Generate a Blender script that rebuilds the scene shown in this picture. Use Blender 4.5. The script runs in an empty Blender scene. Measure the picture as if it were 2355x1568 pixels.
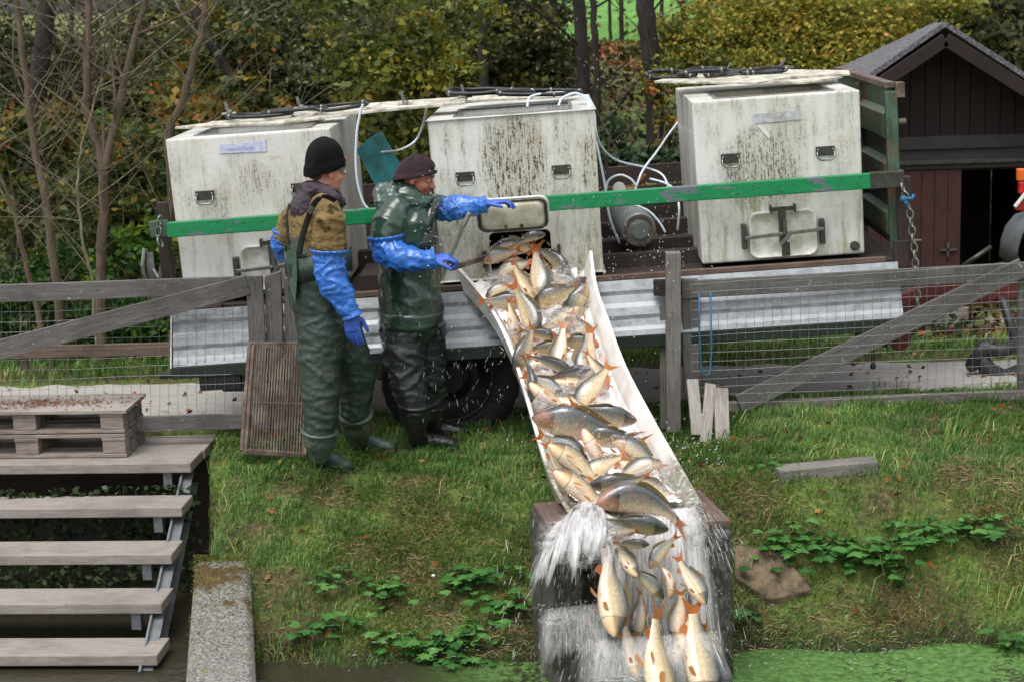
import bpy, math, random
import numpy as np
from math import sin, cos, pi, radians, sqrt, tan, atan2
from mathutils import Vector, Matrix, noise
random.seed(7); rng = np.random.default_rng(7)
S = bpy.context.scene; COL = S.collection
# ------------------------------------------------------------ camera
F, CX, CY, CH = 4200.0, 1177.5, 784.0, 2.7
def _rx(a): return np.array([[1,0,0],[0,cos(a),-sin(a)],[0,sin(a),cos(a)]])
def _ry(a): return np.array([[cos(a),0,sin(a)],[0,1,0],[-sin(a),0,cos(a)]])
def _rz(a): return np.array([[cos(a),-sin(a),0],[sin(a),cos(a),0],[0,0,1]])
RC = _rx(pi/2-radians(11.1)) @ _rz(-radians(1.7)); CC = np.array([0,0,CH])
cd = bpy.data.cameras.new('camera'); cam = bpy.data.objects.new('camera', cd); COL.objects.link(cam)
m4 = Matrix.Identity(4)
for i in range(3):
    for j in range(3): m4[i][j] = RC[i][j]
m4.translation = Vector(CC); cam.matrix_world = m4
cd.sensor_width = 36; cd.lens = 36*F/2355; cd.clip_end = 600; cd.clip_start = .1
cd.dof.use_dof = True; cd.dof.focus_distance = 10.2; cd.dof.aperture_fstop = 4.0
S.camera = cam
# ------------------------------------------------------------ sky, sun, exposure (overcast)
w = bpy.data.worlds.new('World'); S.world = w; w.use_nodes = True
nt = w.node_tree; nt.nodes.clear()
sky = nt.nodes.new('ShaderNodeTexSky'); sky.sky_type = 'NISHITA'; sky.sun_disc = False
SUN_EL, SUN_AZ = radians(66), radians(215)
sky.sun_elevation = SUN_EL; sky.sun_rotation = SUN_AZ; sky.dust_density = 4; sky.air_density = 1.2
hs = nt.nodes.new('ShaderNodeHueSaturation'); hs.inputs['Saturation'].default_value = .16; hs.inputs['Value'].default_value = 1
bg = nt.nodes.new('ShaderNodeBackground'); bg.inputs[1].default_value = .15
wo = nt.nodes.new('ShaderNodeOutputWorld')
nt.links.new(sky.outputs[0], hs.inputs['Color']); nt.links.new(hs.outputs[0], bg.inputs[0]); nt.links.new(bg.outputs[0], wo.inputs[0])
sd = bpy.data.lights.new('sun', 'SUN'); sun = bpy.data.objects.new('sun', sd); COL.objects.link(sun)
sd.energy = 1.0; sd.angle = radians(40); sd.color = (1, .97, .93)
sdir = Vector((sin(SUN_AZ)*cos(SUN_EL), cos(SUN_AZ)*cos(SUN_EL), sin(SUN_EL)))
sun.rotation_euler = sdir.to_track_quat('Z', 'Y').to_euler()
S.view_settings.view_transform = 'Standard'; S.view_settings.look = 'None'; S.view_settings.gamma = 1
S.view_settings.exposure = .68
S.render.engine = 'CYCLES'
# ------------------------------------------------------------ pixel -> place helpers (measured on a 2355 px wide view)
def ray(u, v): return RC @ np.array([(u-CX)/F, (CY-v)/F, -1.0])
def P(u, v, Y): d = ray(u, v); return CC + d*(Y/d[1])
def G(u, v, z=0.): d = ray(u, v); return CC + d*((z-CH)/d[2])
TRR = _rz(-radians(1.6)) @ _ry(-radians(2.5)); TRO = np.array([0, 11.0, 0])
TRM = np.eye(4); TRM[:3,:3] = TRR; TRM[:3,3] = TRO
def T(u, v, ly=0.):
    d = TRR.T @ ray(u, v); o = TRR.T @ (CC-TRO); return o + d*((ly-o[1])/d[1])
def sm(x, a, b):
    t = np.clip((np.asarray(x, float)-a)/(b-a), 0, 1); return t*t*(3-2*t)
# ------------------------------------------------------------ naming / tagging
def tag(o, label=None, cat=None, group=None, kind=None):
    if label: o['label'] = label
    if cat: o['category'] = cat
    if group: o['group'] = group
    if kind: o['kind'] = kind
    return o
def thing(name, label, cat, loc=(0,0,0), group=None, mat4=None):
    o = bpy.data.objects.new(name, None); COL.objects.link(o); o.empty_display_size = .1
    if mat4 is not None: o.matrix_basis = Matrix([list(map(float, r)) for r in mat4])
    else: o.location = [float(c) for c in loc]
    return tag(o, label, cat, group)
def root_inv(o):
    while o.parent: o = o.parent
    return np.linalg.inv(np.array(o.matrix_basis))
def unit(a): a = np.asarray(a, float); return a/(np.linalg.norm(a)+1e-12)
# ------------------------------------------------------------ mesh collector
class MB:
    def __init__(s, xf=None): s.v=[]; s.f=[]; s.uv=[]; s.n=0; s.xf=xf; s.at=[]
    def add(s, vs, fs, uvs=None):
        s.v.append(np.asarray(vs, float).reshape(-1,3))
        for k, f in enumerate(fs):
            s.f.append([i+s.n for i in f]); s.uv.append(uvs[k] if uvs else None)
        s.n += len(s.v[-1]); return s
    def box(s, c, size, ax=None, taper=0):
        c = np.asarray(c, float); h = np.asarray(size, float)/2
        A = np.eye(3) if ax is None else np.asarray(ax)   # rows: local axes
        vs = []
        for x in (-1,1):
            for y in (-1,1):
                for z in (-1,1): 
                    k = 1-taper*(z>0)
                    vs.append(c + A[0]*x*h[0]*k + A[1]*y*h[1]*k + A[2]*z*h[2])
        fs = [(0,1,3,2),(4,6,7,5),(0,4,5,1),(2,3,7,6),(0,2,6,4),(1,5,7,3)]
        L = 2*h; o = random.random()*7; lo = int(np.argmax(L)); uvs = []
        loc = [(x,y,z) for x in (0,1) for y in (0,1) for z in (0,1)]
        for k, f in enumerate(fs):
            fix = [0,0,1,1,2,2][k]; r = [a for a in range(3) if a != fix]
            if r[1] == lo: r = r[::-1]
            uvs.append([(loc[i][r[0]]*L[r[0]]+o, loc[i][r[1]]*L[r[1]]+o*1.7+k*.31) for i in f])
        return s.add(vs, fs, uvs)
    def beam(s, p0, p1, w, h, up=(0,0,1)):
        p0 = np.asarray(p0, float); p1 = np.asarray(p1, float); d = p1-p0; L = np.linalg.norm(d); x = d/L
        up = np.asarray(up, float); y = unit(np.cross(up, x)); z = np.cross(x, y)
        return s.box((p0+p1)/2, (L, w, h), [x, y, z])
    def tube(s, path, r, n=10, side=None, cap=True, closed=False):
        path = np.asarray(path, float); m = len(path)
        if not hasattr(r, '__len__'): r = [r]*m
        vs = []; prev = None; acc = 0
        for i in range(m):
            a = path[(i-1) % m] if (i > 0 or closed) else path[i]; b = path[(i+1) % m] if (i < m-1 or closed) else path[i]
            t = unit(b-a)
            if side is not None: sv = np.asarray(side, float)
            elif prev is None: sv = np.array([1,0,0]) if abs(t[0]) < .8 else np.array([0,1,0])
            else: sv = prev
            sv = unit(sv - t*np.dot(sv, t)); prev = sv; up = np.cross(t, sv)
            ra, rb = r[i] if hasattr(r[i], '__len__') else (r[i], r[i])
            for k in range(n):
                th = 2*pi*k/n; vs.append(path[i] + sv*cos(th)*ra + up*sin(th)*rb)
        fs = []; uvs = []; l = 0
        mm = m if closed else m-1
        for i in range(mm):
            j = (i+1) % m; dl = np.linalg.norm(path[j]-path[i]); rr = r[i] if not hasattr(r[i], '__len__') else r[i][0]
            for k in range(n):
                k2 = (k+1) % n; fs.append((i*n+k, i*n+k2, j*n+k2, j*n+k)); c = 2*pi*rr/n
                uvs.append([(l, k*c), (l, (k+1)*c), (l+dl, (k+1)*c), (l+dl, k*c)])
            l += dl
        if cap and not closed:
            fs.append(tuple(range(n-1, -1, -1))); uvs.append(None)
            fs.append(tuple((m-1)*n+k for k in range(n))); uvs.append(None)
        return s.add(vs, fs, uvs)
    def ball(s, c, r, n=12, ax=None):
        c = np.asarray(c, float); r = r if hasattr(r, '__len__') else (r, r, r); A = np.eye(3) if ax is None else np.asarray(ax)
        m = max(6, n//2+2); vs = []
        for i in range(m+1):
            ph = pi*i/m
            for k in range(n):
                th = 2*pi*k/n; q = (sin(ph)*cos(th)*r[0], sin(ph)*sin(th)*r[1], cos(ph)*r[2])
                vs.append(c + A[0]*q[0] + A[1]*q[1] + A[2]*q[2])
        fs = [(i*n+k, (i+1)*n+k, (i+1)*n+(k+1)%n, i*n+(k+1)%n) for i in range(m) for k in range(n)]
        return s.add(vs, fs)
    def limb(s, path, r, n=14, side=None):
        s.tube(path, r, n, side)
        for i in (0, -1):
            q = r[i] if hasattr(r, '__len__') else r
            s.ball(path[i], (min(q) if hasattr(q, '__len__') else q)*.97, n)
        return s
    def disc(s, c, ax0, ax1, ra, rb, n=20, th=0.0):
        c = np.asarray(c, float); vs = [c + np.asarray(ax0)*cos(2*pi*k/n)*ra + np.asarray(ax1)*sin(2*pi*k/n)*rb for k in range(n)]
        return s.add(vs, [tuple(range(n))])
    def mesh(s, inv=None, name='m'):
        v = np.concatenate(s.v) if s.v else np.zeros((0,3))
        if s.xf is not None: v = v @ s.xf[:3,:3].T + s.xf[:3,3]
        if inv is not None: v = v @ inv[:3,:3].T + inv[:3,3]
        me = bpy.data.meshes.new(name); me.from_pydata(v.tolist(), [], [list(f) for f in s.f])
        uvl = me.uv_layers.new(name='UVMap'); arr = np.zeros(len(me.loops)*2, np.float32); k = 0
        for f, u in zip(s.f, s.uv):
            if u is not None:
                for q in u: arr[k] = q[0]; arr[k+1] = q[1]; k += 2
            else: k += 2*len(f)
        uvl.data.foreach_set('uv', arr)
        return me
    def build(s, name, mat, parent=None, smooth=False, bevel=0, seg=2, solid=0, each=False):
        if each and len(s.v) > 1:
            off = 0; k = 0; last = None
            for v in s.v:
                q = MB(s.xf); n = len(v)
                while k < len(s.f) and s.f[k][0] < off+n: q.f.append([i-off for i in s.f[k]]); q.uv.append(s.uv[k]); k += 1
                q.v = [v]; q.n = n; off += n; last = q.build(name, mat, parent, smooth, bevel, seg, solid)
            return last
        me = s.mesh(root_inv(parent) if parent else None, name); me.materials.append(mat)
        if smooth: me.shade_smooth() if hasattr(me, 'shade_smooth') else None
        o = bpy.data.objects.new(name, me); COL.objects.link(o)
        if parent: o.parent = parent
        if solid:
            md = o.modifiers.new('s', 'SOLIDIFY'); md.thickness = solid
        if bevel:
            md = o.modifiers.new('b', 'BEVEL'); md.width = bevel; md.segments = seg; md.limit_method = 'ANGLE'; md.angle_limit = radians(40)
        return o
def npmesh(name, verts, faces, mat, parent=None, attr=None, smooth=False, uv=None):
    """verts Nx3, faces Mx3 or Mx4 numpy"""
    v = np.asarray(verts, np.float64)
    if parent is not None:
        inv = root_inv(parent); v = v @ inv[:3,:3].T + inv[:3,3]
    k = faces.shape[1]; me = bpy.data.meshes.new(name)
    me.vertices.add(len(v)); me.vertices.foreach_set('co', v.astype(np.float32).ravel())
    me.loops.add(faces.size); me.loops.foreach_set('vertex_index', faces.astype(np.int32).ravel())
    me.polygons.add(len(faces)); me.polygons.foreach_set('loop_start', (np.arange(len(faces))*k).astype(np.int32))
    me.update(calc_edges=True); me.validate()
    if attr is not None:
        for an, av in attr.items():
            a = me.attributes.new(an, 'FLOAT', 'POINT'); a.data.foreach_set('value', np.asarray(av, np.float32))
    if uv is not None:
        ul = me.uv_layers.new(name='UVMap'); ul.data.foreach_set('uv', np.asarray(uv, np.float32)[faces.ravel()].ravel())
    if smooth: me.shade_smooth()
    me.materials.append(mat)
    o = bpy.data.objects.new(name, me); COL.objects.link(o)
    if parent is not None: o.parent = parent
    return o
def fuse(o, voxel, smooth=4, disp=None, fac=.6):
    """merge overlapping solids into one skin and add cloth folds"""
    md = o.modifiers.new('r', 'REMESH'); md.mode = 'VOXEL'; md.voxel_size = voxel
    md = o.modifiers.new('sm', 'SMOOTH'); md.iterations = smooth; md.factor = fac
    dg = bpy.context.evaluated_depsgraph_get(); dg.update()
    me = bpy.data.meshes.new_from_object(o.evaluated_get(dg)); mat = o.data.materials[0]
    o.modifiers.clear(); o.data = me; me.materials.clear(); me.materials.append(mat)
    if disp:
        n = len(me.vertices); co = np.empty(n*3, np.float32); me.vertices.foreach_get('co', co); co = co.reshape(-1,3)
        no = np.empty(n*3, np.float32); me.vertex_normals.foreach_get('vector', no); no = no.reshape(-1,3)
        d = np.array([disp(c) for c in co.astype(float)]); co += no*d[:,None]
        me.vertices.foreach_set('co', co.ravel()); me.update()
    me.shade_smooth(); return o
# ------------------------------------------------------------ materials
def rgb(h):
    if isinstance(h, str):
        c = [int(h[i:i+2], 16)/255 for i in (0,2,4)]
        return tuple([(x/12.92 if x <= .04045 else ((x+.055)/1.055)**2.4) for x in c])+(1,)
    return tuple(h)+(1,) if len(h) == 3 else tuple(h)
class Mat:
    def __init__(s, name, rough=.6, base=None, spec=.5, metal=0, coat=0):
        s.m = bpy.data.materials.new(name); s.m.use_nodes = True; s.t = s.m.node_tree; s.N = s.t.nodes
        s.b = s.N['Principled BSDF']; s.out = s.N['Material Output']
        s.b.inputs['Roughness'].default_value = rough; s.b.inputs['Metallic'].default_value = metal
        s.b.inputs['Specular IOR Level'].default_value = spec; s.b.inputs['Coat Weight'].default_value = coat
        if base: s.b.inputs['Base Color'].default_value = rgb(base)
    def n(s, ty, **k):
        x = s.N.new(ty)
        for a, b in k.items():
            if a.startswith('i_'): x.inputs[a[2:].replace('_', ' ')].default_value = b
            else: setattr(x, a, b)
        return x
    def l(s, a, b): s.t.links.new(a, b)
    def co(s, kind='Object', scale=(1,1,1), rot=(0,0,0), loc=(0,0,0)):
        tc = s.n('ShaderNodeTexCoord'); mp = s.n('ShaderNodeMapping')
        mp.inputs['Scale'].default_value = scale; mp.inputs['Rotation'].default_value = rot; mp.inputs['Location'].default_value = loc
        s.l(tc.outputs[kind], mp.inputs[0]); return mp.outputs[0]
    def noise(s, co, scale=5, detail=4, rough=.6, dist=0):
        x = s.n('ShaderNodeTexNoise', i_Scale=scale, i_Detail=detail, i_Roughness=rough, i_Distortion=dist); s.l(co, x.inputs['Vector']); return x.outputs['Fac']
    def ramp(s, fac, stops, interp='LINEAR'):
        x = s.n('ShaderNodeValToRGB'); cr = x.color_ramp; cr.interpolation = interp
        while len(cr.elements) < len(stops): cr.elements.new(.5)
        for e, (p, c) in zip(cr.elements, stops): e.position = p; e.color = rgb(c) if not isinstance(c, (int, float)) else (c,c,c,1)
        s.l(fac, x.inputs[0]); return x.outputs[0]
    def mix(s, fac, a, b, mode='MIX'):
        x = s.n('ShaderNodeMix', data_type='RGBA', blend_type=mode)
        for sock, val in ((x.inputs[0], fac), (x.inputs[6], a), (x.inputs[7], b)):
            if hasattr(val, 'is_linked'): s.l(val, sock)
            elif isinstance(val, (int, float)): sock.default_value = val
            else: sock.default_value = rgb(val)
        return x.outputs[2]
    def math(s, op, a, b=0.5, clamp=False):
        x = s.n('ShaderNodeMath', operation=op, use_clamp=clamp)
        for sock, val in ((x.inputs[0], a), (x.inputs[1], b)):
            if hasattr(val, 'is_linked'): s.l(val, sock)
            else: sock.default_value = val
        return x.outputs[0]
    def sep(s, v):
        x = s.n('ShaderNodeSeparateXYZ'); s.l(v, x.inputs[0]); return x.outputs
    def attr(s, name): return s.n('ShaderNodeAttribute', attribute_name=name).outputs['Fac']
    def rng(s, v, a, b, c=0, d=1):
        x = s.n('ShaderNodeMapRange', interpolation_type='SMOOTHSTEP')
        for k, val in enumerate((v, a, b, c, d)):
            if hasattr(val, 'is_linked'): s.l(val, x.inputs[k])
            else: x.inputs[k].default_value = val
        return x.outputs[0]
    def color(s, c): s.l(c, s.b.inputs['Base Color']); return s
    def roughness(s, c): s.l(c, s.b.inputs['Roughness']); return s
    def bump(s, h, dist=.01, strength=1.):
        x = s.n('ShaderNodeBump', i_Distance=dist, i_Strength=strength); s.l(h, x.inputs['Height']); s.l(x.outputs[0], s.b.inputs['Normal']); return s
def wood(name, c0, c1, c2, spots=None, rough=.8, dist=.004):
    m = Mat(name, rough); u = m.co('UV', (1.2, 22, 1)); g = m.noise(u, 4, 6, .65, .6)
    u2 = m.co('UV', (3, 60, 1)); g2 = m.noise(u2, 3, 4, .7)
    c = m.ramp(g, [(.28, c0), (.5, c1), (.72, c2)])
    c = m.mix(m.ramp(g2, [(.35, .55), (.6, 1.)]), (.0,0,0), c, 'MIX') if False else m.mix(.5, c, m.ramp(g2, [(.3, c0), (.65, c2)]))
    big = m.noise(m.co('Object', (1,1,1)), 3.2, 4); c = m.mix(m.rng(big, .45, .7, 0, .5), c, c0)
    if spots:
        sp = m.noise(m.co('Object'), 26, 4, .7); c = m.mix(m.rng(sp, .63, .70, 0, .8), c, spots)
    m.color(c); m.bump(m.mix(.5, g, g2), dist, .8); return m.m
def plain(name, c, rough=.6, metal=0, var=.25, scale=12, c2=None, bump=0, coat=0, spec=.5):
    m = Mat(name, rough, spec=spec, metal=metal, coat=coat); co = m.co()
    n = m.noise(co, scale, 5, .65); c = rgb(c); d = rgb(c2) if c2 else tuple(x*(1-var) for x in c[:3])+(1,)
    m.color(m.mix(m.rng(n, .35, .68), c, d))
    m.roughness(m.rng(m.noise(co, scale*2.3, 3), .3, .7, max(0, rough-.1), min(1, rough+.12)))
    if bump: m.bump(m.noise(co, scale*3, 5, .7), bump)
    return m.m
W_GREY = wood('weathered_wood', '3c3936', '6f6a66', '8e8983', 'a9aaa0')
W_FENCE = wood('fence_wood', '2e2c2b', '575452', '7b7774', '9a9c90')
W_DARK = wood('dark_wet_wood', '120d0b', '2c211c', '4b3b35')
W_TREAD = wood('tread_wood', '5f5853', '8a827b', 'a39c96', '6b6760')
W_PALLET = wood('pallet_wood', '4d4138', '7d7168', 'a89f98')
W_BROWN = wood('brown_plank_wood', '33241e', '5c473d', '7c6a5f')
W_WHITE = wood('peeling_board_wood', '57504b', '8f8780', 'b5afa9')
W_SHED = wood('shed_board_wood', '0a0605', '1b100e', '2f1a17')
W_DOOR = wood('shed_door_wood', '1e0e0b', '3a1f1b', '533029')
def streaky(name, dirtmul, blob=None, green=.35):
    m = Mat(name, .38, spec=.4, coat=.15); co = m.co()
    x, y, z = m.sep(co)
    fine = m.noise(m.co(scale=(95, 95, 9), loc=(dirtmul*70, 0, dirtmul*31)), 1, 5, .75); speck = m.noise(m.co(scale=(70, 70, 60)), 1, 4, .7)
    zone = m.noise(m.co(scale=(3.2, 3.2, 1.9), loc=(dirtmul*37, 1, 2+dirtmul*23)), 1, 5, .62)
    wide = m.noise(m.co(scale=(14, 14, 1.4), loc=(4+dirtmul*90, dirtmul, 2+dirtmul*17)), 1, 4, .6)
    zm = m.rng(m.mix(.45, zone, wide), .42, .69)
    if blob:
        dx = m.math('MULTIPLY', m.math('SUBTRACT', x, blob[0]), 1/blob[2]); dz = m.math('MULTIPLY', m.math('SUBTRACT', z, blob[1]), 1/blob[3])
        r2 = m.math('ADD', m.math('MULTIPLY', dx, dx), m.math('MULTIPLY', dz, dz)); bl = m.rng(r2, .0, 1., 1, 0)
        zm = m.math('ADD', zm, m.math('MULTIPLY', bl, 1.1), True)
    mask = m.math('MULTIPLY', m.rng(m.mix(.4, fine, speck), .47, .6, 0, .9), m.math('MULTIPLY', zm, dirtmul), True)
    c = m.mix(m.rng(zone, .4, .7), 'd6d6d2', 'c6c4ba')
    c = m.mix(m.math('MULTIPLY', zm, .30*dirtmul, True), c, '8f866c')
    c = m.mix(mask, c, '4a3f2e')
    low = m.rng(z, .25, .75, 1, 0); gm = m.math('MULTIPLY', m.math('MULTIPLY', m.rng(wide, .5, .68), low), green, True)
    c = m.mix(gm, c, '8d9160')
    dk = m.noise(m.co(scale=(22, 22, 7), loc=(9, 3, dirtmul)), 1, 3, .6); c = m.mix(m.rng(dk, .735, .76), c, '1b1712')
    ru = m.noise(m.co(scale=(4, 4, 14), loc=(1, 2, 7)), 1, 3); c = m.mix(m.math('MULTIPLY', m.rng(ru, .62, .74), .35), c, 'b98a55')
    m.color(c); m.bump(m.noise(m.co(scale=(30,30,60)), 1, 4), .003, .5); return m.m
FG1 = streaky('grp_shell_light_dirt', .75, (.52, .72, .12, .12), .25)
FG2 = streaky('grp_shell_heavy_dirt', 1.4, (.50, .66, .26, .36), .4)
FG3 = streaky('grp_shell_green_dirt', 1.05, (.38, .55, .3, .3), .75)
FGIN = plain('grp_inside_shade', '4c483e', .5, var=.4, scale=8)  # tank inside, darkened in its colour to give the shade of depth
CREAM = plain('cream_grp', 'd9d3c4', .4, var=.15, scale=9, c2='b0a68e')
HATCH = plain('hatch_grp', 'dad9d3', .35, var=.12, scale=14, c2='b5b2a4')
STEEL = plain('steel', '8b8c88', .35, .9, .3, 30)
DSTEEL = plain('dark_steel', '55554f', .45, .7, .4, 25)
ZINC = None
m = Mat('galvanised_sheet', .4, metal=.55); g = m.noise(m.co(scale=(1,1,2)), 9, 6, .7); vo = m.n('ShaderNodeTexVoronoi', i_Scale=38.); m.l(m.co(), vo.inputs['Vector'])
c = m.mix(m.rng(g, .35, .65), '67757f', '8a97a2'); c = m.mix(.04, c, vo.outputs['Color']); st = m.noise(m.co(scale=(12,12,2)), 1.5, 4); c = m.mix(m.rng(st, .62, .75, 0, .35), c, '85806e')
hsv = m.n('ShaderNodeHueSaturation', i_Saturation=.35); m.l(c, hsv.inputs['Color']); m.color(hsv.outputs[0]); m.roughness(m.rng(g, .3, .7, .38, .6)); m.bump(g, .0006); ZINC = m.m
m = Mat('green_paint', .38, spec=.5); co = m.co(); a = m.noise(m.co(scale=(1.5,1,4)), 3.1, 5, .62); b = m.noise(m.co(scale=(5,3,12)), 4, 5, .7)
c = m.mix(m.rng(b, .3, .7), '0b7442', '158452'); c = m.mix(m.rng(a, .585, .60), c, '5f6a6f'); c = m.mix(m.rng(b, .63, .66), c, '2e1f16'); c = m.mix(m.rng(m.noise(co, 60, 3), .62, .7), c, '264534')
m.color(c); m.bump(a, .003); GREEN = m.m
m = Mat('old_green_panel', .5); co = m.co(); a = m.noise(co, 4, 6, .7); b = m.noise(m.co(scale=(2,2,.6)), 9, 5, .7)
c = m.mix(m.rng(b, .35, .65), '2c3f30', '4c6450'); c = m.mix(m.rng(a, .52, .6), c, '5a4233'); c = m.mix(m.rng(b, .62, .7), c, '33291f'); m.color(c); m.bump(a, .003); OLDGREEN = m.m
m = Mat('rusty_bars', .85); co = m.co(); a = m.noise(co, 30, 5, .7); b = m.noise(co, 9, 4)
c = m.mix(m.rng(b, .4, .65), '4d4038', '73665b'); c = m.mix(m.rng(a, .6, .66), c, '8a4422'); c = m.mix(m.rng(a, .3, .4, 1, 0), c, '3a2c25'); m.color(c); m.bump(a, .004); RUST = m.m
BLACK = plain('black_rubber', '16171a', .45, var=.4, scale=20)
TYRE = plain('tyre_rubber', '131313', .7, var=.4, scale=18, bump=.003)
RIM = plain('wheel_rim', '2b2926', .5, .3, .4, 10)
DGREEN = plain('dark_green_flange', '1c2a22', .5, var=.4)
REDP = plain('dull_red_paint', '5c1f1d', .5, var=.35, scale=8)
HOSE = Mat('clear_hose', .15, (.62,.70,.78), coat=.5).m
CYL = plain('gas_bottle_grey', '7e8584', .45, .3, .3, 8, bump=.001)
TURQ = plain('turquoise_board', '3f9aa5', .45, var=.3, scale=9, c2='3b6a64')
ROPE = plain('blue_rope', '2b6a94', .8, var=.4, scale=60)
STICKER = plain('worn_blue_sticker', 'aab3d6', .5, var=.2, scale=30, c2='c9cbd0')
STICKER2 = plain('worn_grey_sticker', 'babdc9', .5, var=.2, scale=25, c2='9b978d')
STTXT = plain('sticker_letters', 'c3cbe4', .5)
ORANGE = plain('orange_reflector', 'e0661a', .3, var=.2, coat=.5)
REDL = plain('red_reflector', 'b81a18', .25, var=.2, coat=.5)
WHITEP = plain('white_paint', 'd8d8d4', .4, var=.15)
FENDER = plain('grey_plastic', '55585a', .5, var=.3)
ROOFM = Mat('shingle_roof', .85); m = ROOFM; a = m.noise(m.co(), 45, 4, .8); b = m.noise(m.co(), 2.5, 4); c = m.ramp(a, [(.35, '35343a'), (.5, '605e66'), (.68, '96949c')]); m.color(m.mix(m.rng(b, .5, .7, 0, .5), c, '6a7058')); m.bump(a, .02); ROOFM = m.m
def fabric(name, c, rough, c2=None, bs=14, bd=.006, spec=.5, coat=0, var=.3, sc=7, weave=0, stain=None):
    m = Mat(name, rough, spec=spec, coat=coat); co = m.co(); n = m.noise(co, sc, 5, .65); c = rgb(c); d = rgb(c2) if c2 else tuple(x*(1-var) for x in c[:3])+(1,)
    cc = m.mix(m.rng(n, .35, .68), c, d)
    if stain: cc = m.mix(m.rng(m.noise(m.co(loc=(3,1,5)), 8, 4, .6), .56, .62), cc, stain)
    m.color(cc); m.roughness(m.rng(n, .3, .7, max(.05, rough-.12), rough+.12))
    h = m.noise(m.co(rot=(.5,.4,.3), scale=(1,1,2.2)), bs, 3, .5, 1.2)
    if weave: h = m.math('ADD', h, m.math('MULTIPLY', m.noise(co, 180, 2), weave))
    m.bump(h, bd); return m.m
WADER = fabric('wader_green_pvc', '2c3c33', .44, '202d27', 9, .003, coat=.05, stain='39413a')
WADER2 = fabric('wader_dark_pvc', '33373a', .32, '1b1f1e', 7, .006, coat=.35)
JACKET = fabric('wet_green_pvc', '2c4637', .22, '1c3027', 6, .006, coat=.5)
JACKETL = fabric('wet_green_hood_pvc', '375046', .2, '263a32', 8, .018, coat=.5)
OLIVE = fabric('olive_fleece', '7b6845', .95, '685738', 9, .016, spec=.2, weave=.05, stain='41361f')
HOOD = fabric('dark_grey_hood_knit', '4a4148', .95, '3b3439', 9, .014, spec=.2, weave=.05)
SLEEVE = fabric('blue_pvc', '2f6fc4', .36, '245cae', 9, .006, coat=.35)
GLOVE = fabric('blue_violet_rubber', '3a63c0', .5, '3050a8', 22, .003)
SKIN = fabric('skin', 'c98f78', .5, 'b87562', 20, .001, var=.1)
SKINR = fabric('ruddy_skin', 'b5705c', .5, '9c5346', 20, .001, var=.1)
KNITB = fabric('black_knit', '0c0c0e', .9, '070708', 40, .003, spec=.2, weave=.3)
KNITW = fabric('brown_knit', '3a2c31', .92, '2a2024', 40, .003, spec=.2, weave=.3)
BOOT = fabric('green_rubber_boot', '4a5a50', .45, '36443c', 9, .004, stain='5a5a48')
BOOTD = fabric('dark_rubber_boot', '2a2d2c', .3, '1c1f1e', 9, .004, coat=.2)
STRAP = Mat('black_strap', .7, '101113').m
HAIR = Mat('hair', .8, '4a3324').m
EYEW = Mat('eye_white', .2, (.35,.32,.30)).m; EYEB = Mat('eye_dark', .1, (.02,.015,.01)).m
LENS = Mat('lens_glass', .05, (.9,.9,.9)); LENS.b.inputs['Transmission Weight'].default_value = 1; LENS.b.inputs['IOR'].default_value = 1.1; LENS = LENS.m
m = Mat('concrete', .9); a = m.noise(m.co(), 60, 4, .8); b = m.noise(m.co(), 4, 5, .6); c = m.ramp(a, [(.35, '45443f'), (.5, '77746f'), (.66, 'a5a29d')]); yy = m.sep(m.co())[1]; c = m.mix(m.rng(m.math('ADD', b, m.rng(yy, 8.6, 9.5, -.14, .08)), .5, .6), c, '4f3d22'); c = m.mix(m.rng(m.noise(m.co(loc=(4,2,1)), 9, 5, .75), .6, .66), c, '6b642a'); m.color(c); m.bump(a, .01); CONC = m.m
m = Mat('wet_concrete', .45); a = m.noise(m.co(scale=(1,1,.5)), 40, 5, .8); b = m.noise(m.co(scale=(1,1,.4)), 5, 5, .65); c = m.ramp(a, [(.35, '1f1d1b'), (.5, '42403d'), (.68, '76736f')]); c = m.mix(m.rng(b, .5, .66), c, '2b1a14'); c = m.mix(m.rng(m.noise(m.co(loc=(7,2,1)), 9, 5, .7), .6, .66), c, '3c3a1c'); m.color(c); m.bump(a, .012); WCONC = m.m
def bark(name, c0, c1, sc=14):
    m = Mat(name, .9); a = m.noise(m.co(scale=(1,1,.22)), sc, 6, .7, .5); m.color(m.ramp(a, [(.33, c0), (.65, c1)])); m.bump(a, .02); return m.m
BARK_TAN = bark('tan_bark', '3f342a', '746554', 20); BARK_DARK = bark('dark_bark', '120f0d', '312a25'); BARK_GREY = bark('twig_bark', '463d2f', '8a8468', 25)
def leafm(name, stops, trans=.35, rough=.55):
    m = Mat(name, rough, spec=.35); a = m.attr('rnd'); c = m.ramp(a, stops); m.color(c)
    t = m.n('ShaderNodeBsdfTranslucent'); m.l(c, t.inputs[0]); x = m.n('ShaderNodeMixShader'); x.inputs[0].default_value = trans
    m.l(m.b.outputs[0], x.inputs[1]); m.l(t.outputs[0], x.inputs[2]); m.l(x.outputs[0], m.out.inputs[0]); return m.m
L_DARK = leafm('dark_leaves', [(0, '232814'), (.5, '3c421e'), (.8, '5a5a28'), (1, '7e742e')])
L_MIX = leafm('autumn_leaves', [(0, '1e2a14'), (.4, '3b4a20'), (.7, '5f6628'), (.88, '8a7426'), (1, '96602a')])
L_YEL = leafm('yellow_maple_leaves', [(0, '38451c'), (.35, '606a2c'), (.7, '87822f'), (1, 'b3973a')])
L_BUSH = leafm('yellow_green_leaves', [(0, '4b5822'), (.4, '7a802f'), (.75, 'a4963a'), (1, 'be9246')])
L_WIL = leafm('grey_green_leaves', [(0, '353a26'), (.5, '56603f'), (1, '8a8c5c')])
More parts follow.
